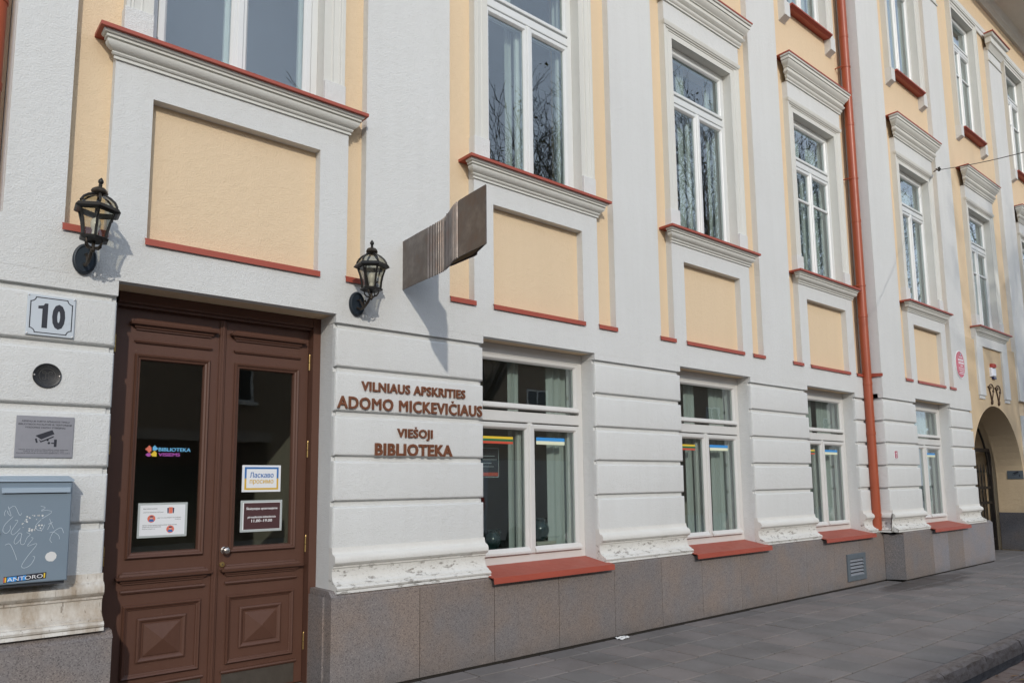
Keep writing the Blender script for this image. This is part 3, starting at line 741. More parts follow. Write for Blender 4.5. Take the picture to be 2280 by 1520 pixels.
# ------------------------------------------------------------------ gateway
mb = MB(); gx, gr_, gzs = 17.72, 1.52, 1.56; yf = DY5+BK-.045
n = 32; arc = [(gx-gr_*math.cos(math.pi*k/n), gzs+gr_*math.sin(math.pi*k/n)) for k in range(n+1)]
X0, X1, Z1 = 16.21, 19.36, 4.40
outer = [(X0, z) if False else (max(X0, min(X1, gx+(x-gx)*3)), Z1) for x, z in arc]
vs_, fs_ = [], []
for k in range(n+1): vs_ += [(arc[k][0], yf, arc[k][1]), (outer[k][0], yf, Z1)]
for k in range(n): fs_.append((2*k, 2*k+2, 2*k+3, 2*k+1))
mb.add(vs_, fs_)
mb.add([(X0, yf, 0), (arc[0][0], yf, 0), (arc[0][0], yf, gzs), (X0, yf, Z1), ], [(0, 1, 2, 3)]); mb.add([(arc[-1][0], yf, 0), (X1, yf, 0), (X1, yf, Z1), (arc[-1][0], yf, gzs)], [(0, 1, 2, 3)])
part('gate_wall', mb, 'plaster_ochre')
mb = MB(); path = [(arc[0][0], 0)]+arc+[(arc[-1][0], 0)]
mb.loft([[(x, yf, z) for x, z in path], [(x, .32, z) for x, z in path]], closed=False)
inner = [(gx+(x-gx)*1.0-0.0, z) for x, z in path]
mb.loft([[(gx+(x-gx)*1.03, .32, z*1.0) for x, z in path], [(gx+(x-gx)*1.03, 7, z) for x, z in path]], closed=False)
mb.add([(15, 7, 0), (20.5, 7, 0), (20.5, 7, 4), (15, 7, 4)], [(0, 1, 2, 3)])
part('gate_passage', mb, 'plaster_ochre')
part('granite_slab', MB().box(arc[-1][0]-.025, arc[-1][0]+.1, yf-.02, .32, .02, .83), 'granite_dark')
part('granite_slab', MB().box(arc[-1][0]+.1, 20.6, DY5-.08, DY5+.02, .02, .78), 'granite')
gate = thing('iron_gate', 'black wrought iron gate standing inside the arched gateway', 'gate', (gx, .42, 0))
mb = MB(); mb.box(gx+1.40, gx+1.47, .38, .46, 0, 2.25); mb.box(gx-1.47, gx-1.40, .38, .46, 0, 2.25); mb.box(gx-1.40, gx+1.40, .385, .445, 2.17, 2.25)
mb.tube([(gx-1.40*math.cos(math.pi*k/16), .42, 1.66+1.36*math.sin(math.pi*k/16)) for k in range(17)], .025, 6); obj('frame', mb, 'iron', gate)
for z in (1.38, 1.05, .25): obj('rail', MB().box(gx-1.39, gx+1.39, .40, .435, z-.03, z+.03), 'iron', gate)
for k in range(14):
    x = gx-1.27+k*.195; mb = MB(); mb.tube([(x, .417, .1), (x, .417, 1.74)], .012, 6); mb.tube([(x, .417, 1.72), (x, .417, 1.78), (x, .417, 1.90)], .026, 5, .002); obj('picket', mb, 'iron', gate)

# ------------------------------------------------------------------ drainpipes
def drainpipe(label, x, y, z0, z1):
    o = thing('drainpipe', label, 'drainpipe', (x, y, z0), 'red drainpipes in the wall corners')
    r = .069; joints = [z0, 1.05, 2.35, 3.16, 4.28, 5.9, 7.6, 9.2, 11.0, z1] if z0 > .5 else [z0, 2.2, 4.2, 6.4, 8.4, z1]
    for a, b in zip(joints, joints[1:]):
        obj('pipe_section', MB().lathe((x, y, a), [(r, 0), (r, b-a-.05), (r+.005, b-a-.045), (r+.005, b-a)], 24), 'pipe_red', o, True)
    for z in (4.75, 6.6, 8.6, 10.4):
        if z0 < z < z1:
            mb = MB(); mb.lathe((x, y, z), [(r+.004, 0), (r+.007, .003), (r+.007, .026), (r+.004, .029)], 24); mb.tube([(x-.02, y, z+.015), (x-.10, y+.02, z+.015), (x-.10, .10 if y < 0 else .35, z+.015)], .010, 6); obj('bracket', mb, 'pipe_red', o, True)
    return o
drainpipe('orange red metal drainpipe running down the corner to a window sill', 12.195, -.055, .79, 12.9)
drainpipe('orange red metal drainpipe in the recess beside the doorway pilaster', .372, .20, .1, 12.9)

# ------------------------------------------------------------------ wall lanterns
def lantern(label, x, lean=0.0):
    y0 = -.004; zc = 3.073; yl = -.25
    o = thing('wall_lantern', label, 'lantern', (x, y0, zc), 'lanterns flanking the library door')
    mb = MB(); n = 28
    for prof in ([(1.0, .0), (1.0, .018), (.93, .028), (.84, .030), (.80, .022), (.1, .022)],):
        mb.loft([[(x+.069*r*math.cos(2*math.pi*k/n), y0-h, zc+.102*r*math.sin(2*math.pi*k/n)) for k in range(n)] for r, h in prof], True, True)
    P = obj('wall_plate', mb, 'lamp_plate', o, True)
    mb = MB()
    for k in range(44):
        a = 2*math.pi*k/44; ca, sa = math.cos(a), math.sin(a)
        mb.tube([(x+.0685*ca, y0-.016, zc+.1015*sa), (x+.0585*ca, y0-.0295, zc+.087*sa)], .0032, 4)
    obj('beading', mb, 'lamp_bronze', P)
    # scroll arm
    mb = MB(); mb.tube([(x, y0-.02, zc-.035), (x, y0-.07, zc-.055), (x, y0-.13, zc-.05), (x, y0-.19, zc-.02), (x, y0-.235, zc+.02), (x, yl, zc+.055)], .011, 8)
    mb.tube([(x, y0-.02, zc+.03), (x, y0-.06, zc+.025), (x, y0-.09, zc-.01), (x, y0-.12, zc-.045)], .008, 6)
    mb.tube([(x+.004, y0-.10, zc-.03), (x+.004, y0-.12, zc-.0), (x+.004, y0-.145, zc+.005), (x+.004, y0-.155, zc-.02), (x+.004, y0-.14, zc-.035)], .007, 6)
    for a in (.6, 2.2, 3.8, 5.4):
        ca, sa = math.cos(a), math.sin(a); mb.tube([(x+.012*ca, yl+.012*sa, zc+.015), (x+.04*ca, yl+.04*sa, zc+.02), (x+.06*ca, yl+.06*sa, zc+.042), (x+.062*ca, yl+.062*sa, zc+.066)], .006, 6)
    mb.lathe((x, yl, zc+.0), [(.006, -.012), (.014, .0), (.014, .02), (.010, .03), (.010, .066)], 10)
    obj('arm', mb, 'lamp_bronze', o, True)
    zb, zr = 3.148, 3.336; rb, rr = .074, .122
    def hexr(r, z, off=0): return [(x+r*math.cos(math.pi/3*k+.42), yl+r*math.sin(math.pi/3*k+.42), z) for k in range(6)]
    mb = MB(); mb.loft([hexr(.050, zb-.020), hexr(.088, zb-.008), hexr(.092, zb+.004), hexr(.078, zb+.012), hexr(.02, zb+.012)], True, True); obj('base', mb, 'lamp_metal', o)
    prof = [(rb, zb+.012), (rb+.004, zb+.06), (rb+.014, zb+.11), (rb+.030, zb+.155), (rr-.008, zr)]
    mb = MB(); mbg = MB()
    for k in range(6):
        mb.tube([hexr(r, z)[k] for r, z in prof], .0085, 5)
    mbg.loft([hexr(r-.004, z) for r, z in prof]); obj('corner_bars', mb, 'lamp_metal', o); obj('glass_body', mbg, 'lamp_glass', o)
    mb = MB(); mb.loft([hexr(rr-.016, zr-.018), hexr(rr+.008, zr-.014), hexr(rr+.024, zr-.006), hexr(rr+.008, zr+.018), hexr(rr-.012, zr+.020), hexr(rr-.016, zr-.018)]); obj('rim', mb, 'lamp_metal', o)
    dome = [(rr-.002, zr+.012), (rr-.006, zr+.032), (rr-.022, zr+.060), (rr-.05, zr+.085), (.040, zr+.102), (.024, zr+.107)]
    mb = MB(); mbg = MB()
    for k in range(6): mb.tube([hexr(r, z)[k] for r, z in dome], .0080, 5)
    mbg.loft([hexr(r-.004, z) for r, z in dome]); obj('dome_ribs', mb, 'lamp_metal', o); obj('glass_dome', mbg, 'lamp_glass', o)
    mb = MB(); n = 24; lo = []
    for r, h in ((.022, .100), (.028, .108), (.044, .116), (.048, .124), (.042, .140), (.028, .152), (.012, .158), (.010, .166)):
        lo.append([(x+r*(1+.06*math.cos(6*2*math.pi*k/n*1.0)*(r > .02))*math.cos(2*math.pi*k/n), yl+r*(1+.06*math.cos(12*math.pi*k/n))*math.sin(2*math.pi*k/n), zr+h) for k in range(n)])
    mb.loft(lo, True, True); obj('cap', mb, 'lamp_bronze', o, True)
    mb = MB().lathe((x, yl, zr), [(.010, .164), (.012, .170), (.009, .178), (.015, .188), (.017, .196), (.014, .206), (.008, .214), (.002, .222)], 12); obj('finial', mb, 'lamp_metal', o, True)
    mb = MB().lathe((x, yl, zb), [(.018, .012), (.018, .05), (.016, .052), (.028, .08), (.030, .105), (.022, .13), (.008, .142)], 14); obj('bulb', mb, 'bulb', o, True)
    if lean:
        q = Matrix.Rotation(lean, 4, 'Y')
        for ch in o.children: pass
        o.rotation_euler.y = lean
    return o
lantern('black hexagonal wall lantern on the narrow pilaster above the number plate', .937, R(3.0))
lantern('black hexagonal wall lantern between the doorway and the steel book sign', 2.925)

# ------------------------------------------------------------------ steel book sign
S = thing('book_sign', 'dark weathered steel sign shaped like an open book, projecting above the letters', 'sign', (3.376, 0, 3.27))
key = [(3.376, 0.004), (3.364, -.15), (3.352, -.30), (3.343, -.45), (3.334, -.58), (3.322, -.68), (3.298, -.77), (3.258, -.87), (3.220, -.96), (3.196, -1.05), (3.184, -1.15), (3.172, -1.28), (3.160, -1.44)]
def cat(pts, n):
    out = []
    for k in range(n+1):
        t_ = k/n*(len(pts)-1); i = min(int(t_), len(pts)-2); f = t_-i
        p0, p1, p2, p3 = pts[max(i-1, 0)], pts[i], pts[i+1], pts[min(i+2, len(pts)-1)]
        out.append(tuple(.5*((2*b)+(-a+c_)*f+(2*a-5*b+4*c_-d_)*f*f+(-a+3*b-3*c_+d_)*f**3) for a, b, c_, d_ in zip(p0, p1, p2, p3)))
    return out
cv = cat(key, 180)
zb, zt = 3.270, 3.705
def ribbed(cv, th, rib):
    f, bk = [], []
    for k, (x, y) in enumerate(cv):
        r = 0
        if rib and -1.06 < y < -.44: r = .006 if k % 5 < 2 else -.004
        f.append((x-th/2+r, y)); bk.append((x+th/2+r, y))
    return f+bk[::-1]
mb = MB(); o_ = ribbed(cv, .006, True); mb.loft([[(x, y, zb) for x, y in o_], [(x, y, zt) for x, y in o_]], True, True); obj('front_sheet', mb, 'weathered_steel', S)
k2 = [(3.272, -.80), (3.292, -.84), (3.288, -.95), (3.282, -1.08), (3.274, -1.18), (3.236, -1.24), (3.20, -1.34), (3.164, -1.438)]
cv2 = cat(k2, 40); o2 = ribbed(cv2, .005, False); mb = MB(); mb.loft([[(x, y, zb+.003) for x, y in o2], [(x, y, zt-.003) for x, y in o2]], True, True); obj('back_sheet', mb, 'weathered_steel', S)
for q in range(5):
    f = (q+1)/6; a = cat([(3.262, -.87), (3.222, -.96), (3.198, -1.05), (3.186, -1.15), (3.174, -1.28), (3.162, -1.43)], 24)
    b_ = cat([(3.290, -.87), (3.287, -.95), (3.282, -1.08), (3.268, -1.18), (3.20, -1.33), (3.164, -1.43)], 24)
    pts = [((1-f)*p[0]+f*r_[0], (1-f)*p[1]+f*r_[1]) for p, r_ in zip(a, b_)]
    oo = ribbed(pts, .002, False); mb = MB(); mb.loft([[(x, y, zb+.012) for x, y in oo], [(x, y, zt-.012) for x, y in oo]], True, True); obj('page', mb, 'page_tan', S)
k3 = [(3.374, -.02), (3.42, -.10), (3.50, -.24), (3.53, -.38), (3.49, -.52), (3.40, -.64), (3.31, -.71)]
cv3 = cat([(x+.012, y) for x, y in k3], 36); o3 = ribbed(cv3, .005, False); mb = MB(); mb.loft([[(x, y, zb+.17) for x, y in o3], [(x, y, zt+.012) for x, y in o3]], True, True); obj('rear_leaf', mb, 'weathered_steel', S)

# ------------------------------------------------------------------ raised lettering
LT = thing('wall_lettering', 'raised copper brown letters naming the county public library on the white blocks', 'lettering', (3.5, -.001, 1.83))
def letters(s, x0, x1, z, cap, off=.020):
    adv = [advance('C' if c_ == 'Č' else 'S' if c_ == 'Š' else c_) if c_ != ' ' else .30 for c_ in s]
    tr = .045
    tot = sum(a+tr for a in adv)-tr
    sx = (x1-x0)/tot; sz = cap/.70; x = x0
    for c_, a in zip(s, adv):
        if c_ != ' ':
            bch = {'Č': 'C', 'Š': 'S'}.get(c_, c_)
            v, f = glyph(bch, 0 if bch == 'M' else off, .5)
            if bch == 'J': pass
            mb = MB(); w0 = min(p[0] for p in v); w1 = max(p[0] for p in v)
            for q, du in enumerate((-.016, .016) if bch == 'M' else (0,)):
                mb.add([(x+(p[0]+du)*sx, -.0095-(p[2])*.015-.0005-.0005*q, z+p[1]*sz) for p in v], f)
            w1 = w0+w1
            if c_ in 'ČŠ':
                xm = x+w1*sx/2; zz = z+cap*1.07; h = cap*.20
                mb.sheet([(xm-.42*h*1.5, zz+h), (xm-.2*h, zz+h), (xm, zz+.42*h), (xm+.2*h, zz+h), (xm+.42*h*1.5, zz+h), (xm+.15*h, zz), (xm-.15*h, zz)], -.0165, .014)
            obj('letter', mb, 'copper_letter', LT)
        x += (a+tr)*sx
letters('VILNIAUS APSKRITIES', 2.985, 4.043, 2.362, .074, .024)
letters('ADOMO MICKEVIČIAUS', 2.770, 4.238, 2.208, .095, .022)
letters('VIEŠOJI', 3.330, 3.690, 1.990, .070, .024)
letters('BIBLIOTEKA', 3.108, 3.892, 1.835, .096, .030)

# ------------------------------------------------------------------ plates by the door
def plate(name, label, cat_, x0, x1, z0, z1, y, mat, th=.008, b=.002, group=None):
    o = thing(name, label, cat_, ((x0+x1)/2, y+th, z0), group)
    obj('board', MB().bev(x0, x1, y, y+th, z0, z1, b), mat, o); return o
NP = plate('house_number_plate', 'white enamel number plate reading 10 with a black line border', 'number plate', .640, .903, 2.541, 2.800, -.016, 'plate_white', .015, .004)
xa, xb, za, zb_ = .655, .888, 2.556, 2.785
mb = MB(); nrad = .028; loop_o, loop_i = [], []
for (cx, cz, a0) in ((xa, za, 90), (xb, za, 180), (xb, zb_, 270), (xa, zb_, 0)):
    for k in range(7):
        a = R(a0-15*k)
        loop_o.append((cx+nrad*math.cos(a)*1.0, cz+nrad*math.sin(a))); loop_i.append((cx+(nrad+.006)*math.cos(a), cz+(nrad+.006)*math.sin(a)))
def clampi(p, q): 
    return q
lo_ = []
for p, q in zip(loop_o, loop_i):
    q2 = (min(max(q[0], xa+.006), xb-.006), min(max(q[1], za+.006), zb_-.006)); lo_.append((p, q2))
n_ = len(lo_); vs_ = [(p[0], -.0166, p[1]) for p, q in lo_]+[(q[0], -.0166, q[1]) for p, q in lo_]
mb.add(vs_, [(k, (k+1) % n_, (k+1) % n_+n_, k+n_) for k in range(n_)]); obj('border', mb, 'ink', NP)
v, f = glyph('1', .03); w0, w1 = min(p[0] for p in v), max(p[0] for p in v)
def digit(ch, x0, x1, z0, z1, off=.055):
    v, f = glyph(ch, off); a0, a1 = min(p[0] for p in v), max(p[0] for p in v); b0, b1 = min(p[1] for p in v), max(p[1] for p in v)
    mb = MB(); mb.add([(x0+(p[0]-a0)/(a1-a0)*(x1-x0), -.0168, z0+(p[1]-b0)/(b1-b0)*(z1-z0)) for p in v], f); return mb
one = MB().sheet([(.722, 2.590), (.752, 2.590), (.752, 2.748), (.735, 2.748), (.727, 2.734), (.699, 2.728), (.699, 2.711), (.722, 2.711)], -.0168, .0004); obj('numeral', one, 'ink', NP)
obj('numeral', digit('0', .776, .848, 2.588, 2.750, .06), 'ink', NP)
for sx_, sz_ in ((.648, 2.549), (.895, 2.549), (.648, 2.792), (.895, 2.792)): obj('screw', MB().lathe((sx_, -.016, sz_), [(.0045, 0), (.0045, .002), (.002, .003)], 8, 'y'), 'steel', NP)

HP = thing('heritage_plaque', 'small round dark bronze plaque with a knot emblem below the number plate', 'plaque', (.772, 0, 2.214))
obj('disc', MB().lathe((.772, 0, 2.292), [(.078, 0), (.078, .008), (.074, .012), (.070, .010), (.001, .010)], 40, 'y'), 'bronze_dark', HP, True)
mb = MB(); n = 40
mb.loft([[(.772+r*math.cos(2*math.pi*k/n), -y_, 2.292+r*math.sin(2*math.pi*k/n)) for k in range(n)] for r, y_ in ((.0455, .010), (.0455, .0115), (.0435, .0115), (.0435, .010))])
obj('ring', mb, 'bronze_light', HP)
mb = MB(); cx, cz = .772, 2.292
def stroke(pts, w_, y=-.0118):
    for (a, b), (c_, d_) in zip(pts, pts[1:]):
        x0, x1 = sorted((a, c_)); z0, z1 = sorted((b, d_)); mb.box(cx+x0-w_/2, cx+x1+w_/2, y, y+.0018, cz+z0-w_/2, cz+z1+w_/2)
q = .0085
for sx_ in (-1, 1):
    for sz_ in (-1, 1): stroke([(sx_*q, sz_*q*.2), (sx_*q, sz_*q*1.6), (sx_*q*.35, sz_*q*1.6) if False else (sx_*q, sz_*q*2.9), (sx_*q*3.1, sz_*q*2.9), (sx_*q*3.1, sz_*q*1.5), (sx_*q*1.9, sz_*q*1.5)], .0022)
stroke([(-q, q*1.6), (q, q*1.6)], .0022); stroke([(-q, -q*1.6), (q, -q*1.6)], .0022)
obj('emblem', mb, 'bronze_light', HP)
mb = MB()
for k in range(46):
    if k % 23 in (0, 22): continue
    a = 2*math.pi*k/46; r = .057
    mb.tube([(cx+(r-.005)*math.cos(a), -.0105, cz+(r-.005)*math.sin(a)), (cx+(r+.005)*math.cos(a), -.0105, cz+(r+.005)*math.sin(a))], .0011, 4)
obj('rim_inscription', mb, 'bronze_light', HP)
for s_ in (-1, 1): obj('screw', MB().lathe((cx+s_*.068, -.010, cz), [(.0045, 0), (.0045, .002), (.002, .003)], 8, 'y'), 'steel', HP)

def camera_pictogram(cx, cz, s, y, parent, mat='ink'):
    mb = MB()
    def rp(pts): mb.sheet([(cx+x*s, cz+z*s) for x, z in pts], y, .0004)
    rp([(-.40, .06), (.44, .42), (.56, .18), (-.10, -.16)]); rp([(-.22, -.16), (-.12, -.34), (.52, -.02), (.54, .07), (-.10, -.25)])
    rp([(-.42, -.12), (-.33, -.09), (-.26, -.34), (-.35, -.37)]); rp([(.15, -.15), (.24, -.11), (.30, -.22), (.20, -.25)])
    rp([(.30+.07*math.cos(k*.7854), -.36+.07*math.sin(k*.7854)) for k in range(8)]); rp([(.42, -.33), (.56, -.33), (.56, -.40), (.42, -.40)]); rp([(.56, -.14), (.70, -.14), (.70, -.58), (.56, -.58)])
    return obj('pictogram', mb, mat, parent)
CP = plate('surveillance_notice', 'brushed metal notice with a camera pictogram and three capital lines above the letter box', 'notice', .627, .935, 1.780, 2.036, -.012, 'plate_metal', .011, .002)
camera_pictogram(.772, 1.908, .105, -.0126, CP)
for s_, z_, w_ in (('ASMENŲ IR TURTO APSAUGOS TIKSLU', 1.998, .255), ('BIBLIOTEKOS PATALPOSE IR TERITORIJOJE', 1.979, .285), ('VYKDOMAS VAIZDO STEBĖJIMAS', 1.960, .215)): obj('lettering', text_mb(s_, .781, -.0126, z_, w_, .0105, off=.012, align='c'), 'ink', CP)
for s_, z_, w_ in (('Vilniaus apskrities Adomo Mickevičiaus viešoji biblioteka', 1.826, .265), ('Trakų g. 10, LT-01132 Vilnius, tel. (8 5) 277 2228', 1.8155, .215), ('Išsamesnė informacija duomenuapsauga@amb.lt, www.amb.lt', 1.805, .285)): obj('lettering', text_mb(s_, .779, -.0126, z_, w_, .0058, off=.012, align='c'), 'ink', CP)

# ------------------------------------------------------------------ letter box
MBX = thing('letter_box', 'blue grey metal letter box scrawled with white graffiti beside the door', 'letter box', (.70, 0, 1.03))
mx0, mx1, my = .50, .920, -.170
obj('body', MB().bev(mx0, mx1, my, .0, 1.040, 1.628, .006), 'mail_grey', MBX)
obj('lid', MB().prism_x([(-.001, 1.668), (my-.006, 1.642), (my-.008, 1.631), (-.001, 1.634)], mx0-.006, mx1+.006), 'mail_light', MBX)
obj('lid_gap', MB().box(mx0+.004, mx1-.004, my+.012, -.002, 1.6285, 1.6335), 'mail_dark', MBX)
obj('slot_flap', MB().prism_x([(my, 1.597), (my-.012, 1.594), (my-.016, 1.566), (my-.010, 1.566), (my, 1.590)], mx0+.06, mx1-.012), 'mail_light', MBX)
obj('slot', MB().box(mx0+.075, mx1-.03, my-.0006, my+.002, 1.560, 1.568), 'mail_dark', MBX)
obj('foot', MB().box(mx0+.004, mx1-.012, my+.02, -.002, 1.022, 1.0395), 'mail_dark', MBX)
obj('lock', MB().lathe((.556, my, 1.335), [(.012, 0), (.012, .006), (.008, .008), (.002, .008)], 14, 'y'), 'steel', MBX, True)
def px(u_, v_):   # position on the box front in the units of a close view of it
    return (mx1-.003+(u_-850)*.000432+(v_-130)*.0000, 1.652-(v_-122)*.000513)
strokes = [[(110,440),(150,545),(115,520),(108,490)], [(80,545),(75,510),(90,480)], [(115,470),(185,440),(245,540),(270,520)], [(175,555),(90,640),(70,710),(110,740),(150,700),(148,655)],
 [(200,600),(230,610),(165,720),(185,760),(230,730),(265,690)], [(485,445),(540,465),(495,500),(560,495),(620,520),(510,590)], [(500,600),(440,670),(470,720),(520,715),(545,660)],
 [(600,595),(655,710)], [(585,718),(620,640)], [(588,655),(640,635)], [(610,755),(660,750),(720,790),(735,835)], [(780,765),(745,705),(660,745),(620,830),(645,870)],
 [(290,760),(255,745),(205,830),(225,865),(275,815),(285,750),(280,860),(320,870),(350,800),(385,765),(340,740)], [(395,800),(420,815),(360,895),(470,875),(370,1010),(310,1110),(340,1140),(410,1110),(455,1030),(430,1015)],
 [(105,870),(160,865),(215,960),(250,1045)]]
mb = MB()
for st in strokes:
    p3 = cat([px(*p) for p in st], max(6, len(st)*5)); mb.tube([(x, my-.0006, z) for x, z in p3], .0011, 4)
obj('graffiti', mb, 'mail_graffiti', MBX)
mb = MB()
def blob(cx, cz, r, n=18, j=.12): return [(cx+r*(1+random.uniform(-j, j))*math.cos(2*math.pi*k/n), cz+r*(1+random.uniform(-j, j))*math.sin(2*math.pi*k/n)) for k in range(n)]
bx, bz = px(645, 1030); mb.sheet(blob(bx, bz, .0285, 24, .06), my-.0010, .0009)
for k in range(26):
    x_, z_ = px(random.uniform(280, 520), random.uniform(545, 735)); mb.sheet(blob(x_, z_, random.uniform(.002, .006), 7, .4), my-.0008, .0007)
obj('sticker_remains', mb, 'paper_litter', MBX)
ST = []
sa, sb = px(115, 1300), px(602, 1195)
x0, x1, z0, z1 = sa[0], sb[0], px(0, 1295)[1], px(0, 1225)[1]; tilt = .10
def tl(x_, z_): return (x_, z_+(x_-x0)*tilt*.55)
sk = thing('sticker', 'small multicoloured name sticker on the letter box front', 'sticker', ((x0+x1)/2, my, z0))
obj('backing', MB().sheet([tl(x0, z0), tl(x1, z0), tl(x1, z1), tl(x0, z1)], my-.0010, .0009), 'ink', sk)
ww = x1-x0
for a, b, mt in ((.0, .03, 'flag_red'), (.03, .06, 'yellow'), (.94, .975, 'yellow'), (.08, .30, 'sky_blue'), (.34, .42, 'blue'), (.44, .52, 'sky_blue')): obj('colour_patch', MB().sheet([tl(x0+ww*a, z0+.004), tl(x0+ww*b, z0+.004), tl(x0+ww*b, z1-.004), tl(x0+ww*a, z1-.004)], my-.0014, .0003), mt, sk)
obj('lettering', text_mb('ANTORO', 0, 0, 0, ww*.84, (z1-z0)*.62, off=.0).xf(lambda v: Vector((x0+ww*.08+v.x, my-.0018, z0+(z1-z0)*.2+v.z+(v.x)*tilt*.55))), 'ink_white', sk)

# ------------------------------------------------------------------ notices on the door glass
yg = DL+.0285
def sheet_notice(name, label, x0, x1, z0, z1, mat):
    o = thing(name, label, 'notice', ((x0+x1)/2, yg, z0)); obj('sheet', MB().box(x0, x1, yg, yg+.001, z0, z1), mat, o); return o
wn_ = sheet_notice('door_notice', 'laminated white notice with round pink pictograms low on the door glass', 1.433, 1.770, 1.232, 1.478, 'laminate')
y = yg-.0006
obj('paper', MB().sheet([(1.447, 1.247), (1.754, 1.247), (1.754, 1.463), (1.447, 1.463)], y, .0004), 'white_sheet', wn_)
for s_, x_, z_, w_, c_ in (('REKOMENDUOJAME:', 1.468, 1.433, .095, .007), ('LAIKYTIS SAUGAUS ATSTUMO', 1.468, 1.408, .135, .0065), ('LAIKYTIS ČIAUDĖJIMO IR KOSĖJIMO', 1.563, 1.367, .165, .0065), ('ETIKETO', 1.687, 1.354, .040, .0065), ('DĖVĖTI NOSĮ IR BURNĄ DENGIANČIAS VEIDO KAUKES,', 1.466, 1.316, .235, .0068), ('RESPIRATORIUS AR KITAS PRIEMONES', 1.466, 1.304, .125, .0066), ('laikytis higienos', 1.466, 1.292, .085, .0055)): obj('lettering', text_mb(s_, x_, y-.0003, z_, w_, c_, off=.008), 'ink', wn_)
for cx_, cz_ in ((1.524, 1.366), (1.655, 1.287)):
    obj('pictogram', MB().lathe((cx_, y, cz_), [(.027, 0), (.027, .0004)], 24, 'y'), 'coral', wn_); obj('pictogram', MB().sheet([(cx_-.017, cz_-.020), (cx_+.017, cz_-.020), (cx_+.014, cz_-.006), (cx_, cz_), (cx_-.014, cz_-.006)], y-.0008, .0003), 'blue', wn_)
    obj('pictogram', MB().lathe((cx_, y-.0006, cz_+.007), [(.010, 0), (.010, .0004)], 14, 'y'), 'skin_tone', wn_); obj('pictogram', MB().sheet([(cx_-.011, cz_+.010), (cx_+.011, cz_+.010), (cx_+.009, cz_+.019), (cx_-.009, cz_+.019)], y-.0012, .0003), 'navy', wn_)
obj('pictogram', MB().sheet([(1.641, 1.400), (1.665, 1.400), (1.667, 1.445), (1.640, 1.445)], y-.0004, .0003), 'coral', wn_)
for s_ in (-1, 1): obj('pictogram', MB().sheet([(1.653+s_*.014, 1.402), (1.653+s_*.022, 1.402), (1.653+s_*.024, 1.440), (1.653+s_*.014, 1.440)], y-.0008, .0003), 'navy', wn_)
lk = sheet_notice('welcome_notice', 'white welcome notice with a blue and yellow frame on the door glass', 2.168, 2.480, 1.545, 1.754, 'white_sheet')
x0, x1, z0, z1 = 2.188, 2.462, 1.561, 1.739; zm = (z0+z1)/2; t_ = .015
obj('frame_print', MB().sheet([(x0, zm), (x0, z1), (x1, z1), (x1, zm), (x1-t_, zm), (x1-t_, z1-t_), (x0+t_, z1-t_), (x0+t_, zm)], y, .0004), 'blue', lk)
obj('frame_print', MB().sheet([(x0, zm), (x0+t_, zm), (x0+t_, z0+t_), (x1-t_, z0+t_), (x1-t_, zm), (x1, zm), (x1, z0), (x0, z0)], y, .0004), 'amber', lk)
obj('lettering', text_mb('Ласкаво', 2.325, y, 1.657, .190, .040, off=.022, align='c'), 'blue', lk); obj('lettering', text_mb('просимо', 2.325, y, 1.611, .190, .038, off=.020, align='c'), 'amber', lk)
oh = sheet_notice('hours_notice', 'laminated maroon opening hours notice on the door glass', 2.164, 2.499, 1.237, 1.480, 'laminate')
obj('paper', MB().sheet([(2.182, 1.254), (2.484, 1.254), (2.484, 1.464), (2.182, 1.464)], y, .0004), 'ink_white', oh); obj('paper', MB().sheet([(2.190, 1.256), (2.482, 1.256), (2.482, 1.460), (2.190, 1.460)], y-.0004, .0003), 'maroon', oh)
for s_, z_, w_, c_ in (('Skaitytojus aptarnaujame', 1.408, .250, .019), ('pirmadieniais-šeštadieniais', 1.343, .225, .017), ('11.00–19.00', 1.311, .165, .022)): obj('lettering', text_mb(s_, 2.335, y-.0008, z_, w_, c_, off=.022, align='c'), 'ink_white', oh)
bs = thing('window_sticker', 'colourful jigsaw logo sticker with blue and violet capitals on the door glass', 'sticker', (1.62, yg, 1.81))
def puzzle(cx_, cz_, s_, mat, knob):
    mb = MB(); mb.sheet([(cx_-s_, cz_-s_), (cx_+s_, cz_-s_), (cx_+s_, cz_+s_), (cx_-s_, cz_+s_)], yg, .0006)
    for dx_, dz_ in knob: mb.lathe((cx_+dx_*s_*1.25, yg-.0002, cz_+dz_*s_*1.25), [(s_*.5, 0), (s_*.5, .0006)], 12, 'y')
    obj('logo_piece', mb, mat, bs)
puzzle(1.488, 1.863, .015, 'coral', ((-1, .0), (0, 1), (0, -1))); puzzle(1.524, 1.868, .013, 'light_blue', ((0, 1), (1, 0))); puzzle(1.486, 1.823, .012, 'violet', ((-1, 0),)); puzzle(1.524, 1.826, .015, 'yellow', ((-1, 0), (0, 1)))
obj('lettering', text_mb('BIBLIOTEKA', 1.552, yg, 1.850, .222, .027, off=.028), 'light_blue', bs); obj('lettering', text_mb('VISIEMS', 1.552, yg, 1.814, .148, .025, off=.028), 'violet', bs)

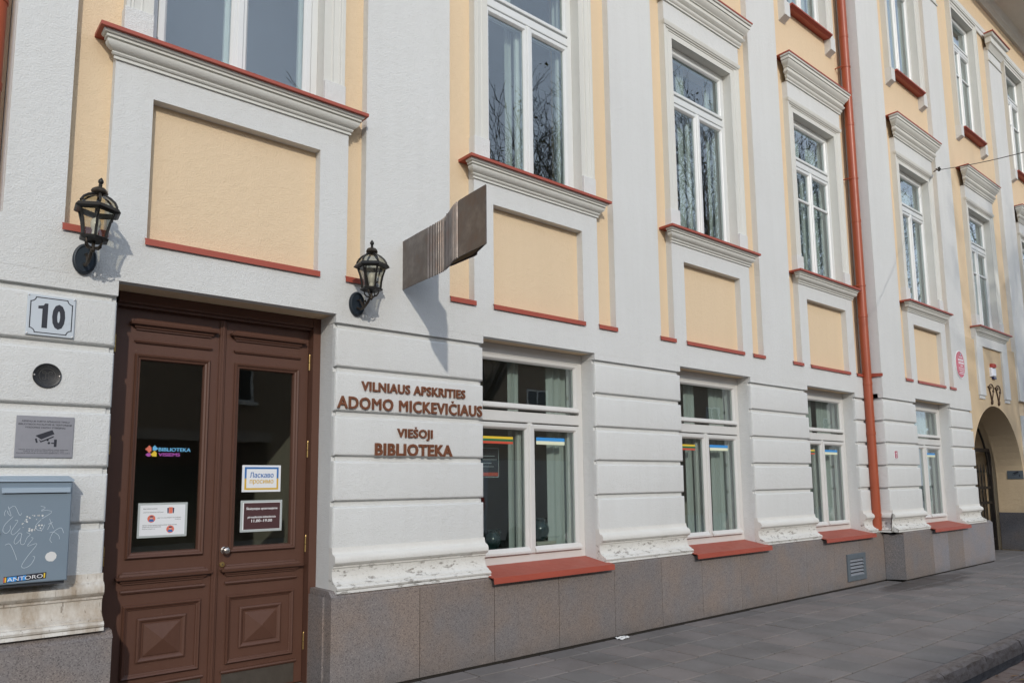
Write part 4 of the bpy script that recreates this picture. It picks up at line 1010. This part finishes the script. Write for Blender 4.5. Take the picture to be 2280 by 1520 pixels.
# ------------------------------------------------------------------ flag stickers on the ground floor panes
where = {2: 'the window nearest the door', 3: 'the second window from the door', 4: 'the window beside the drainpipe', 5: 'the window of the projecting bay'}
for i in (2, 3, 4, 5):
    a, b = OPEN_G[i]; c = (a+b)/2; yy = dy(i)+.205+.0205
    if i != 5:
        o = thing('flag_sticker', 'yellow green and red striped sticker on '+where[i], 'sticker', (c-.38, yy, 1.978), 'flag stickers on the panes')
        for k, mt in enumerate(('flag_red', 'green', 'yellow')): obj('stripe', MB().box(c-.60, c-.215, yy, yy+.001, 1.978+k*.0235, 1.978+(k+1)*.0235-.0002), mt, o)
    o = thing('flag_sticker', 'blue and pale yellow striped sticker on '+where[i], 'sticker', (c+.30, yy, 1.984), 'flag stickers on the panes')
    for k, mt in enumerate(('pale_yellow', 'sky_blue')): obj('stripe', MB().box(c+.100, c+.505, yy, yy+.001, 1.984+k*.036, 1.984+(k+1)*.036-.0002), mt, o)
# ceramic jugs and a poster inside the first window
def jug(label, x, y, z, s):
    o = thing('ceramic_jug', label, 'jug', (x, y, z), 'jugs in the window')
    obj('body', MB().lathe((x, y, z), [(r*s, h*s) for r, h in ((.05, 0), (.065, .01), (.095, .06), (.112, .11), (.105, .16), (.08, .195), (.068, .21), (.075, .235), (.085, .245), (.076, .245), (.06, .21), (.06, .1))], 24), 'ceramic_teal', o, True)
    obj('handle', MB().tube(cat([(x+.07*s, y, z+.235*s), (x+.115*s, y, z+.24*s), (x+.135*s, y, z+.20*s), (x+.105*s, y, z+.14*s)], 12), .010*s, 8), 'ceramic_teal', o, True); return o
jug('dark green glazed jug on a stand behind the right hand pane', 5.375, .47, .985, .95)
jug('low dark glazed pot behind the pane beside the letters', 4.76, .50, .93, .8)
o = thing('jug_stand', 'pale wooden stand under the glazed jug inside the window', 'stand', (5.38, .47, .90)); obj('top', MB().bev(5.24, 5.52, .36, .58, .955, .984, .003), 'pale_wood', o); obj('side', MB().box(5.26, 5.50, .37, .57, .86, .954), 'pale_wood', o)
part('inner_sill', MB().box(4.27, 5.79, .30, .80, .83, .86), 'window_beige')
o = thing('window_poster', 'dark poster with small pale text behind the pane beside the letters', 'poster', (4.66, .405, 1.65)); obj('sheet', MB().box(4.52, 4.775, .405, .407, 1.652, 1.944), 'ink', o)
obj('edge_print', MB().ring(4.52, 4.775, 1.652, 1.944, [(0, .4045), (.006, .4045)]), 'laminate', o)
for k, w_ in enumerate((.16, .19, .12, .15)): obj('print_line', MB().box(4.56, 4.56+w_, .4040, .4045, 1.86-k*.035, 1.866-k*.035), 'laminate', o)
obj('print_band', MB().box(4.535, 4.765, .4040, .4045, 1.665, 1.70), 'flag_red', o)

# ------------------------------------------------------------------ small things on the facade
gt = thing('ventilation_grille', 'grey louvred ventilation grille set in the granite plinth below the drainpipe', 'grille', (11.285, -.097, .097))
obj('frame', MB().ring(10.992, 11.580, .097, .490, [(0, -.095), (0, -.116), (.006, -.120), (.072, -.120), (.078, -.114), (.078, -.098)]), 'vent_grey', gt)
obj('backing', MB().box(11.06, 11.51, -.0985, -.0975, .17, .42), 'ink', gt)
for k in range(5): 
    z = .176+k*.050; obj('louvre', MB().prism_x([(-.119, z), (-.102, z+.030), (-.1, z+.030), (-.115, z-.002)], 11.072, 11.50), 'slat_grey', gt)
# oval red plaque
ov = thing('oval_plaque', 'glossy red oval plaque with white lines of text on the pilaster beside the arch', 'plaque', (15.80, DY5, 3.50))
def stadium(cx, cz, hw, hh, n=12):
    pts = [(cx+hw*math.cos(math.pi*k/n), cz+hh-hw+hw*math.sin(math.pi*k/n)) for k in range(n+1)]
    return pts+[(cx-hw*math.cos(math.pi*k/n), cz-hh+hw-hw*math.sin(math.pi*k/n)) for k in range(n+1)]
obj('rim', MB().sheet(stadium(15.805, 3.775, .225, .272), DY5-.010, .010), 'ink_white', ov); obj('board', MB().sheet(stadium(15.805, 3.775, .208, .255), DY5-.014, .006), 'oval_red', ov)
yy = DY5-.0145
rr_ = random.Random(5)
for z, h, x0_, x1_ in ((3.915, .016, 15.75, 15.92), (3.845, .040, 15.70, 15.97), (3.785, .042, 15.71, 15.97), (3.742, .018, 15.80, 15.93), (3.700, .014, 15.71, 15.98), (3.662, .014, 15.72, 15.97), (3.625, .013, 15.76, 15.96), (3.592, .013, 15.72, 15.97)):
    mb = MB(); x_ = x0_
    while x_ < x1_:
        w_ = h*rr_.uniform(.45, .75); mb.box(x_, x_+w_*.7, yy, yy+.0004, z, z+h); x_ += w_
    obj('print_line', mb, 'ink_white', ov)
obj('emblem', MB().lathe((15.85, DY5-.014, 3.975), [(.03, 0), (.03, .001)], 16, 'y'), 'plate_metal', ov)
sp_ = thing('hydrant_plate', 'small upright red plate on the corner block beside the drainpipe', 'plate', (12.60, DY5, 1.92))
obj('board', MB().bev(12.540, 12.660, DY5-.008, DY5, 1.922, 2.052, .003), 'ink_white', sp_); obj('panel', MB().bev(12.548, 12.652, DY5-.0095, DY5-.008, 1.930, 2.044, .001), 'small_red', sp_)
for z, w_ in ((2.012, .05), (1.995, .07), (1.965, .06), (1.943, .05)): obj('print_line', MB().box(12.605-w_/2, 12.605+w_/2, DY5-.0100, DY5-.0096, z, z+.009), 'ink_white', sp_)
# siren in the niche above the gate
sr = thing('alarm_siren', 'white alarm siren with a red lamp in the recess above the arch', 'siren', (17.75, DY5+BK, 3.66)); ys = DY5+BK
obj('housing', MB().bev(17.61, 17.86, ys-.10, ys, 3.70, 3.89, .02), 'siren_white', sr); obj('beacon', MB().lathe((17.735, ys-.06, 3.89), [(.085, 0), (.085, .06), (.06, .085), (.02, .09)], 18), 'siren_red', sr, True); obj('foot', MB().bev(17.72, 17.88, ys-.09, ys, 3.655, 3.699, .005), 'navy', sr)
# wrought iron ornaments
for k, (ox, lab) in enumerate(((0, 'scrolled wrought iron hook on the wall over the arch, beside the left bracket'), (.42, 'scrolled wrought iron hook on the wall over the arch, beside the right bracket'))):
    o = thing('iron_scroll', lab, 'ornament', (17.55+ox, ys-.05, 3.14), 'iron scrolls over the arch'); x = 17.55+ox; y = ys-.06
    mb = MB(); mb.tube(cat([(x+.005, y, 3.10), (x-.01, y, 3.25), (x-.10, y, 3.44), (x-.155, y, 3.47)], 16), .011, 6, .016)
    mb.tube(cat([(x, y, 3.13), (x+.08, y, 3.27), (x+.16, y, 3.42), (x+.14, y, 3.50), (x+.05, y, 3.535), (x-.05, y, 3.51), (x-.09, y, 3.46), (x-.02, y, 3.435), (x+.03, y, 3.46), (x+.0, y, 3.485)], 44), .010, 6); obj('scroll', mb, 'rust_iron', o, True)
    obj('fixing', MB().box(x+.12, x+.20, y, ys+.002, 3.375, 3.415), 'rust_iron', o); obj('fixing', MB().box(x+.03, x+.11, y, ys+.002, 3.165, 3.20), 'rust_iron', o); obj('boss', MB().lathe((x, y, 3.14), [(.02, -.03), (.03, 0), (.02, .03)], 8), 'rust_iron', o)
# surveillance plate on the gateway jamb
jx = arc[-1][0]-.003
cp2 = thing('surveillance_notice', 'dark metal camera notice on the ochre side of the arched gateway', 'notice', (jx, 0.0, 1.58))
obj('board', MB().box(jx-.010, jx, -.21, .10, 1.565, 1.805), 'vent_grey', cp2)
pic = MB()
def rpx(pts): 
    P_ = [(jx-.0108, -.055-y_*.13, 1.685+z_*.13) for y_, z_ in pts]; Q_ = [(jx-.0102, p[1], p[2]) for p in P_]; pic.loft([Q_, P_], True, True)
for pts in ([(-.40, .06), (.44, .42), (.56, .18), (-.10, -.16)], [(-.22, -.16), (-.12, -.34), (.52, -.02), (.54, .07), (-.10, -.25)], [(-.42, -.12), (-.33, -.09), (-.26, -.34), (-.35, -.37)], [(.42, -.33), (.56, -.33), (.56, -.40), (.42, -.40)], [(.56, -.14), (.70, -.14), (.70, -.58), (.56, -.58)]): rpx(pts)
obj('pictogram', pic, 'ink', cp2)
# street span wire
hk = Vector((15.31, DY5, 7.56)); end = CAM+(fw+rt2*((2420-1140)/1650)-up2*((300-760-113.55)/1650))*8.3
wr = thing('span_wire', 'thin dark cable hooked to the facade and crossing over the street', 'cable', hk)
mid = [hk.lerp(end, k/16)+Vector((0, 0, -.05*math.sin(math.pi*k/16))) for k in range(17)]
obj('cable', MB().tube(mid, .006, 5), 'iron', wr)
obj('hook', MB().tube([hk+Vector((.02*math.cos(a_*.5), -.02-.03*math.sin(a_*.5), .03*math.sin(a_*.5+1))) for a_ in range(10)], .008, 5), 'rust_iron', wr)
p_ = hk.lerp(end, .055); d_ = (end-hk).normalized(); mb = MB(); mb.tube([p_-d_*.08, p_+d_*.08], .018, 6)
for k in (-.05, 0, .05): mb.tube([p_+d_*k+Vector((0,0,-.035)), p_+d_*k+Vector((0,0,.045))], .010, 5)
obj('clamp', mb, 'iron', wr)

# ------------------------------------------------------------------ litter on the pavement
mb = MB(); n = 7; random.seed(3)
grid = [[(5.86+.022*i+random.uniform(-.006,.006), -.20+.016*j-.004*i+random.uniform(-.005,.005), .004+random.uniform(0,.020)) for i in range(n)] for j in range(n)]
mb.loft(grid, closed=False); tag(obj('crumpled_paper', mb, 'paper_litter', None, False, (5.92, -.16, .0)), 'crumpled scrap of white paper lying against the granite plinth', 'litter')
random.seed(21)
lf = bpy.data.meshes.new('fallen_leaf'); b = MB(); pts = [(0, 0), (.35, .22), (.62, .25), (.9, .12), (1.1, 0), (.9, -.12), (.62, -.25), (.35, -.22)]
b.add([(x*.045-.025, z*.045, .003+.010*abs(z)+.004*x) for x, z in pts]+[(0, 0, .002)], [(k, (k+1) % 8, 8) for k in range(8)]); lf.from_pydata(b.v, [], b.f); lf.materials.append(M['fallen_leaf'])
for k in range(34):
    o = bpy.data.objects.new('fallen_leaf', lf)
    if k < 16: p = (random.uniform(7.2, 9.4), random.uniform(-3.45, -3.02), -.103); s_ = random.uniform(1.0, 1.7); lab, gp = 'brown fallen leaf lying on the red setts by the kerb', 'leaves by the kerb'
    elif k < 24: p = (random.uniform(11.5, 12.3), random.uniform(-.50, -.2), .003); s_ = random.uniform(.6, .9); lab, gp = 'small tan leaf on the pavement below the drainpipe', 'leaves below the drainpipe'
    else: p = (random.uniform(4.2, 9.5), random.uniform(-.95, -.25), .003); s_ = random.uniform(.35, .6); lab, gp = 'tiny leaf scrap on the grey pavers along the plinth', 'leaf scraps along the plinth'
    o.location = p; o.rotation_euler = (random.uniform(-.2,.2), random.uniform(-.2,.2), random.uniform(0, 6.28)); o.scale = (s_,)*3; col.objects.link(o); tag(o, lab, 'leaf', gp)

# ------------------------------------------------------------------ the other side of the street (seen in the window glass)
YO = -16.0
H = thing('opposite_house', 'low brown plastered house across the street with white window sills', 'house', (12, YO, 0))
wins = [(x, 1.0 if False else 1.1) for x in range(-10, 44, 4)]
mb = MB(); mb.box(-14, 46, YO-6, YO, 0, 6.3); mb.cornice(-14, 46, YO-.01, [(0, 6.0), (.08, 6.02), (.15, 6.2), (.18, 6.3)]); obj('wall', mb, 'opposite_wall', H)
obj('roof', MB().prism_x([(YO+.2, 6.3), (YO-3, 7.1), (YO-6.3, 6.3)], -14.3, 46.3), 'roof_tile', H)
for x in range(-12, 46, 4):
    for z in (4.1,):
        wd_ = obj('window', MB().ring(x-.55, x+.55, z, z+1.2, [(0, YO), (0, YO+.04), (.07, YO+.04), (.07, YO)]).box(x-.03, x+.03, YO+.005, YO+.03, z, z+1.2), 'window_white', H)
        obj('pane', MB().box(x-.49, x+.49, YO+.003, YO+.006, z+.06, z+1.14), 'dark_glass', wd_); obj('sill', MB().box(x-.65, x+.65, YO, YO+.14, z-.09, z), 'window_white', wd_)
obj('shop_front', MB().box(-4, 9, YO+.002, YO+.12, 0, 2.9), 'opposite_shop', H)
for x in (-2.6, -.4, 1.8, 4.0, 6.2): obj('shop_window', MB().box(x-.9, x+.9, YO+.122, YO+.13, .7, 2.2), 'dark_glass', H)
obj('shop_fascia', MB().box(-4.1, 9.1, YO+.005, YO+.2, 2.9, 3.2), 'opposite_trim', H)
for x in (11.5, 15, 18.5, 22, 26): obj('door_window', MB().box(x-.7, x+.7, YO+.002, YO+.02, .9, 2.5), 'dark_glass', H)
# a parked van
V = thing('parked_van', 'pale grey delivery van parked across the street', 'van', (13.4, -9.0, -.125)); vx0, vx1, vy0, vy1 = 11.0, 15.85, -10.0, -8.0
prof = [(vx0+.02, .35), (vx0, .9), (vx0+.06, 1.9), (vx0+.16, 2.25), (vx1-1.5, 2.25), (vx1-.75, 1.35), (vx1-.1, 1.1), (vx1, .8), (vx1, .35)]
mb = MB(); mb.loft([[(x, vy0+.06, z-.1) for x, z in prof], [(x, vy0, z-.1) for x, z in prof[:]], [(x, vy1, z-.1) for x, z in prof]], True, True); obj('body', mb, 'van_paint', V)
obj('rear_glass', MB().box(vx0+.03, vx0+.06, vy0+.3, vy1-.3, 1.25, 1.75), 'dark_glass', V); obj('windscreen', MB().box(vx1-1.5, vx1-1.35, vy1-.001, vy1+.004, 1.2, 1.9), 'dark_glass', V); obj('bumper', MB().bev(vx0-.08, vx0+.1, vy0+.05, vy1-.05, .25, .45, .02), 'mail_dark', V)
for s_ in (vy0+.1, vy1-.2): obj('tail_lamp', MB().box(vx0-.012, vx0+.02, s_, s_+.1, .8, 1.25), 'tail_red', V)
obj('number_plate', MB().box(vx0-.03, vx0-.01, -9.26, -8.74, .55, .66), 'white_sheet', V)
for x in (vx0+.9, vx1-.95):
    for y_ in (vy0+.05, vy1-.1): obj('wheel', MB().lathe((x, y_, .2), [(.33, -.1), (.33, .12), (.2, .13), (.05, .12)], 20, 'y'), 'tyre', V, True)
# bare trees with a few late leaves
def grow(mb, mbl, p, d, ln, r, lv, rnd):
    q = p; steps = 3; pts = [p]; dd = d.copy()
    for k in range(steps):
        dd = (dd+Vector((rnd.uniform(-.14,.14), rnd.uniform(-.14,.14), rnd.uniform(-.04,.12)))).normalized(); q = q+dd*ln/steps; pts.append(q)
    mb.tube(pts, r, 5 if lv < 2 else 3, r*.62)
    if lv >= 7:
        if rnd.random() < .07:
            for k in range(5):
                c = q+Vector((rnd.uniform(-.25,.25), rnd.uniform(-.25,.25), rnd.uniform(-.25,.25))); a = Vector((rnd.uniform(-1,1), rnd.uniform(-1,1), rnd.uniform(-1,1))).normalized()*.07; b_ = a.cross(Vector((0,0,1))).normalized()*.05
                mbl.add([c-a, c+b_, c+a, c-b_], [(0, 1, 2, 3)])
        return
    n = 3 if lv < 1 else rnd.choice((3, 3, 4)) if lv < 3 else 3 if lv < 6 else 2
    for k in range(n):
        ax = dd.cross(Vector((rnd.uniform(-1,1), rnd.uniform(-1,1), rnd.uniform(-1,1)))).normalized()
        nd = (Matrix.Rotation(rnd.uniform(.28, .75), 3, ax) @ dd); nd.z += .08
        st = pts[-1] if k < 2 else pts[rnd.choice((1, 2))]
        grow(mb, mbl, st, nd.normalized(), ln*rnd.uniform(.66, .82), max(r*.56, .012), lv+1, rnd)
def tree(label, x, y, h, seed):
    rnd = random.Random(seed); o = thing('bare_tree', label, 'tree', (x, y, -.1), 'trees in front of the house opposite'); mb, mbl = MB(), MB()
    tr = MB(); tr.tube([(x, y, -.1), (x+.1, y, h*.13), (x, y+.05, h*.27)], .30, 8, .22); obj('trunk', tr, 'bark', o)
    for k in range(4):
        a = k*1.57+rnd.uniform(-.4, .4); grow(mb, mbl, Vector((x, y+.05, h*(.22+.015*k))), Vector((.55*math.cos(a), .55*math.sin(a), 1)).normalized(), h*.22, .14, 1, rnd)
    obj('crown', mb, 'bark', o); obj('leaves', mbl, 'late_leaf', o)
for k, (x, y, h) in enumerate(((15.4, -14.2, 15.5), (24.3, -14.5, 20.0), (34.5, -14.5, 22.0), (46.0, -14.5, 22.0))): tree('tall bare tree with a few late leaves standing in front of the house opposite', x, y, h, 11+k)
print('pavers', npav, 'objects', len(bpy.data.objects))
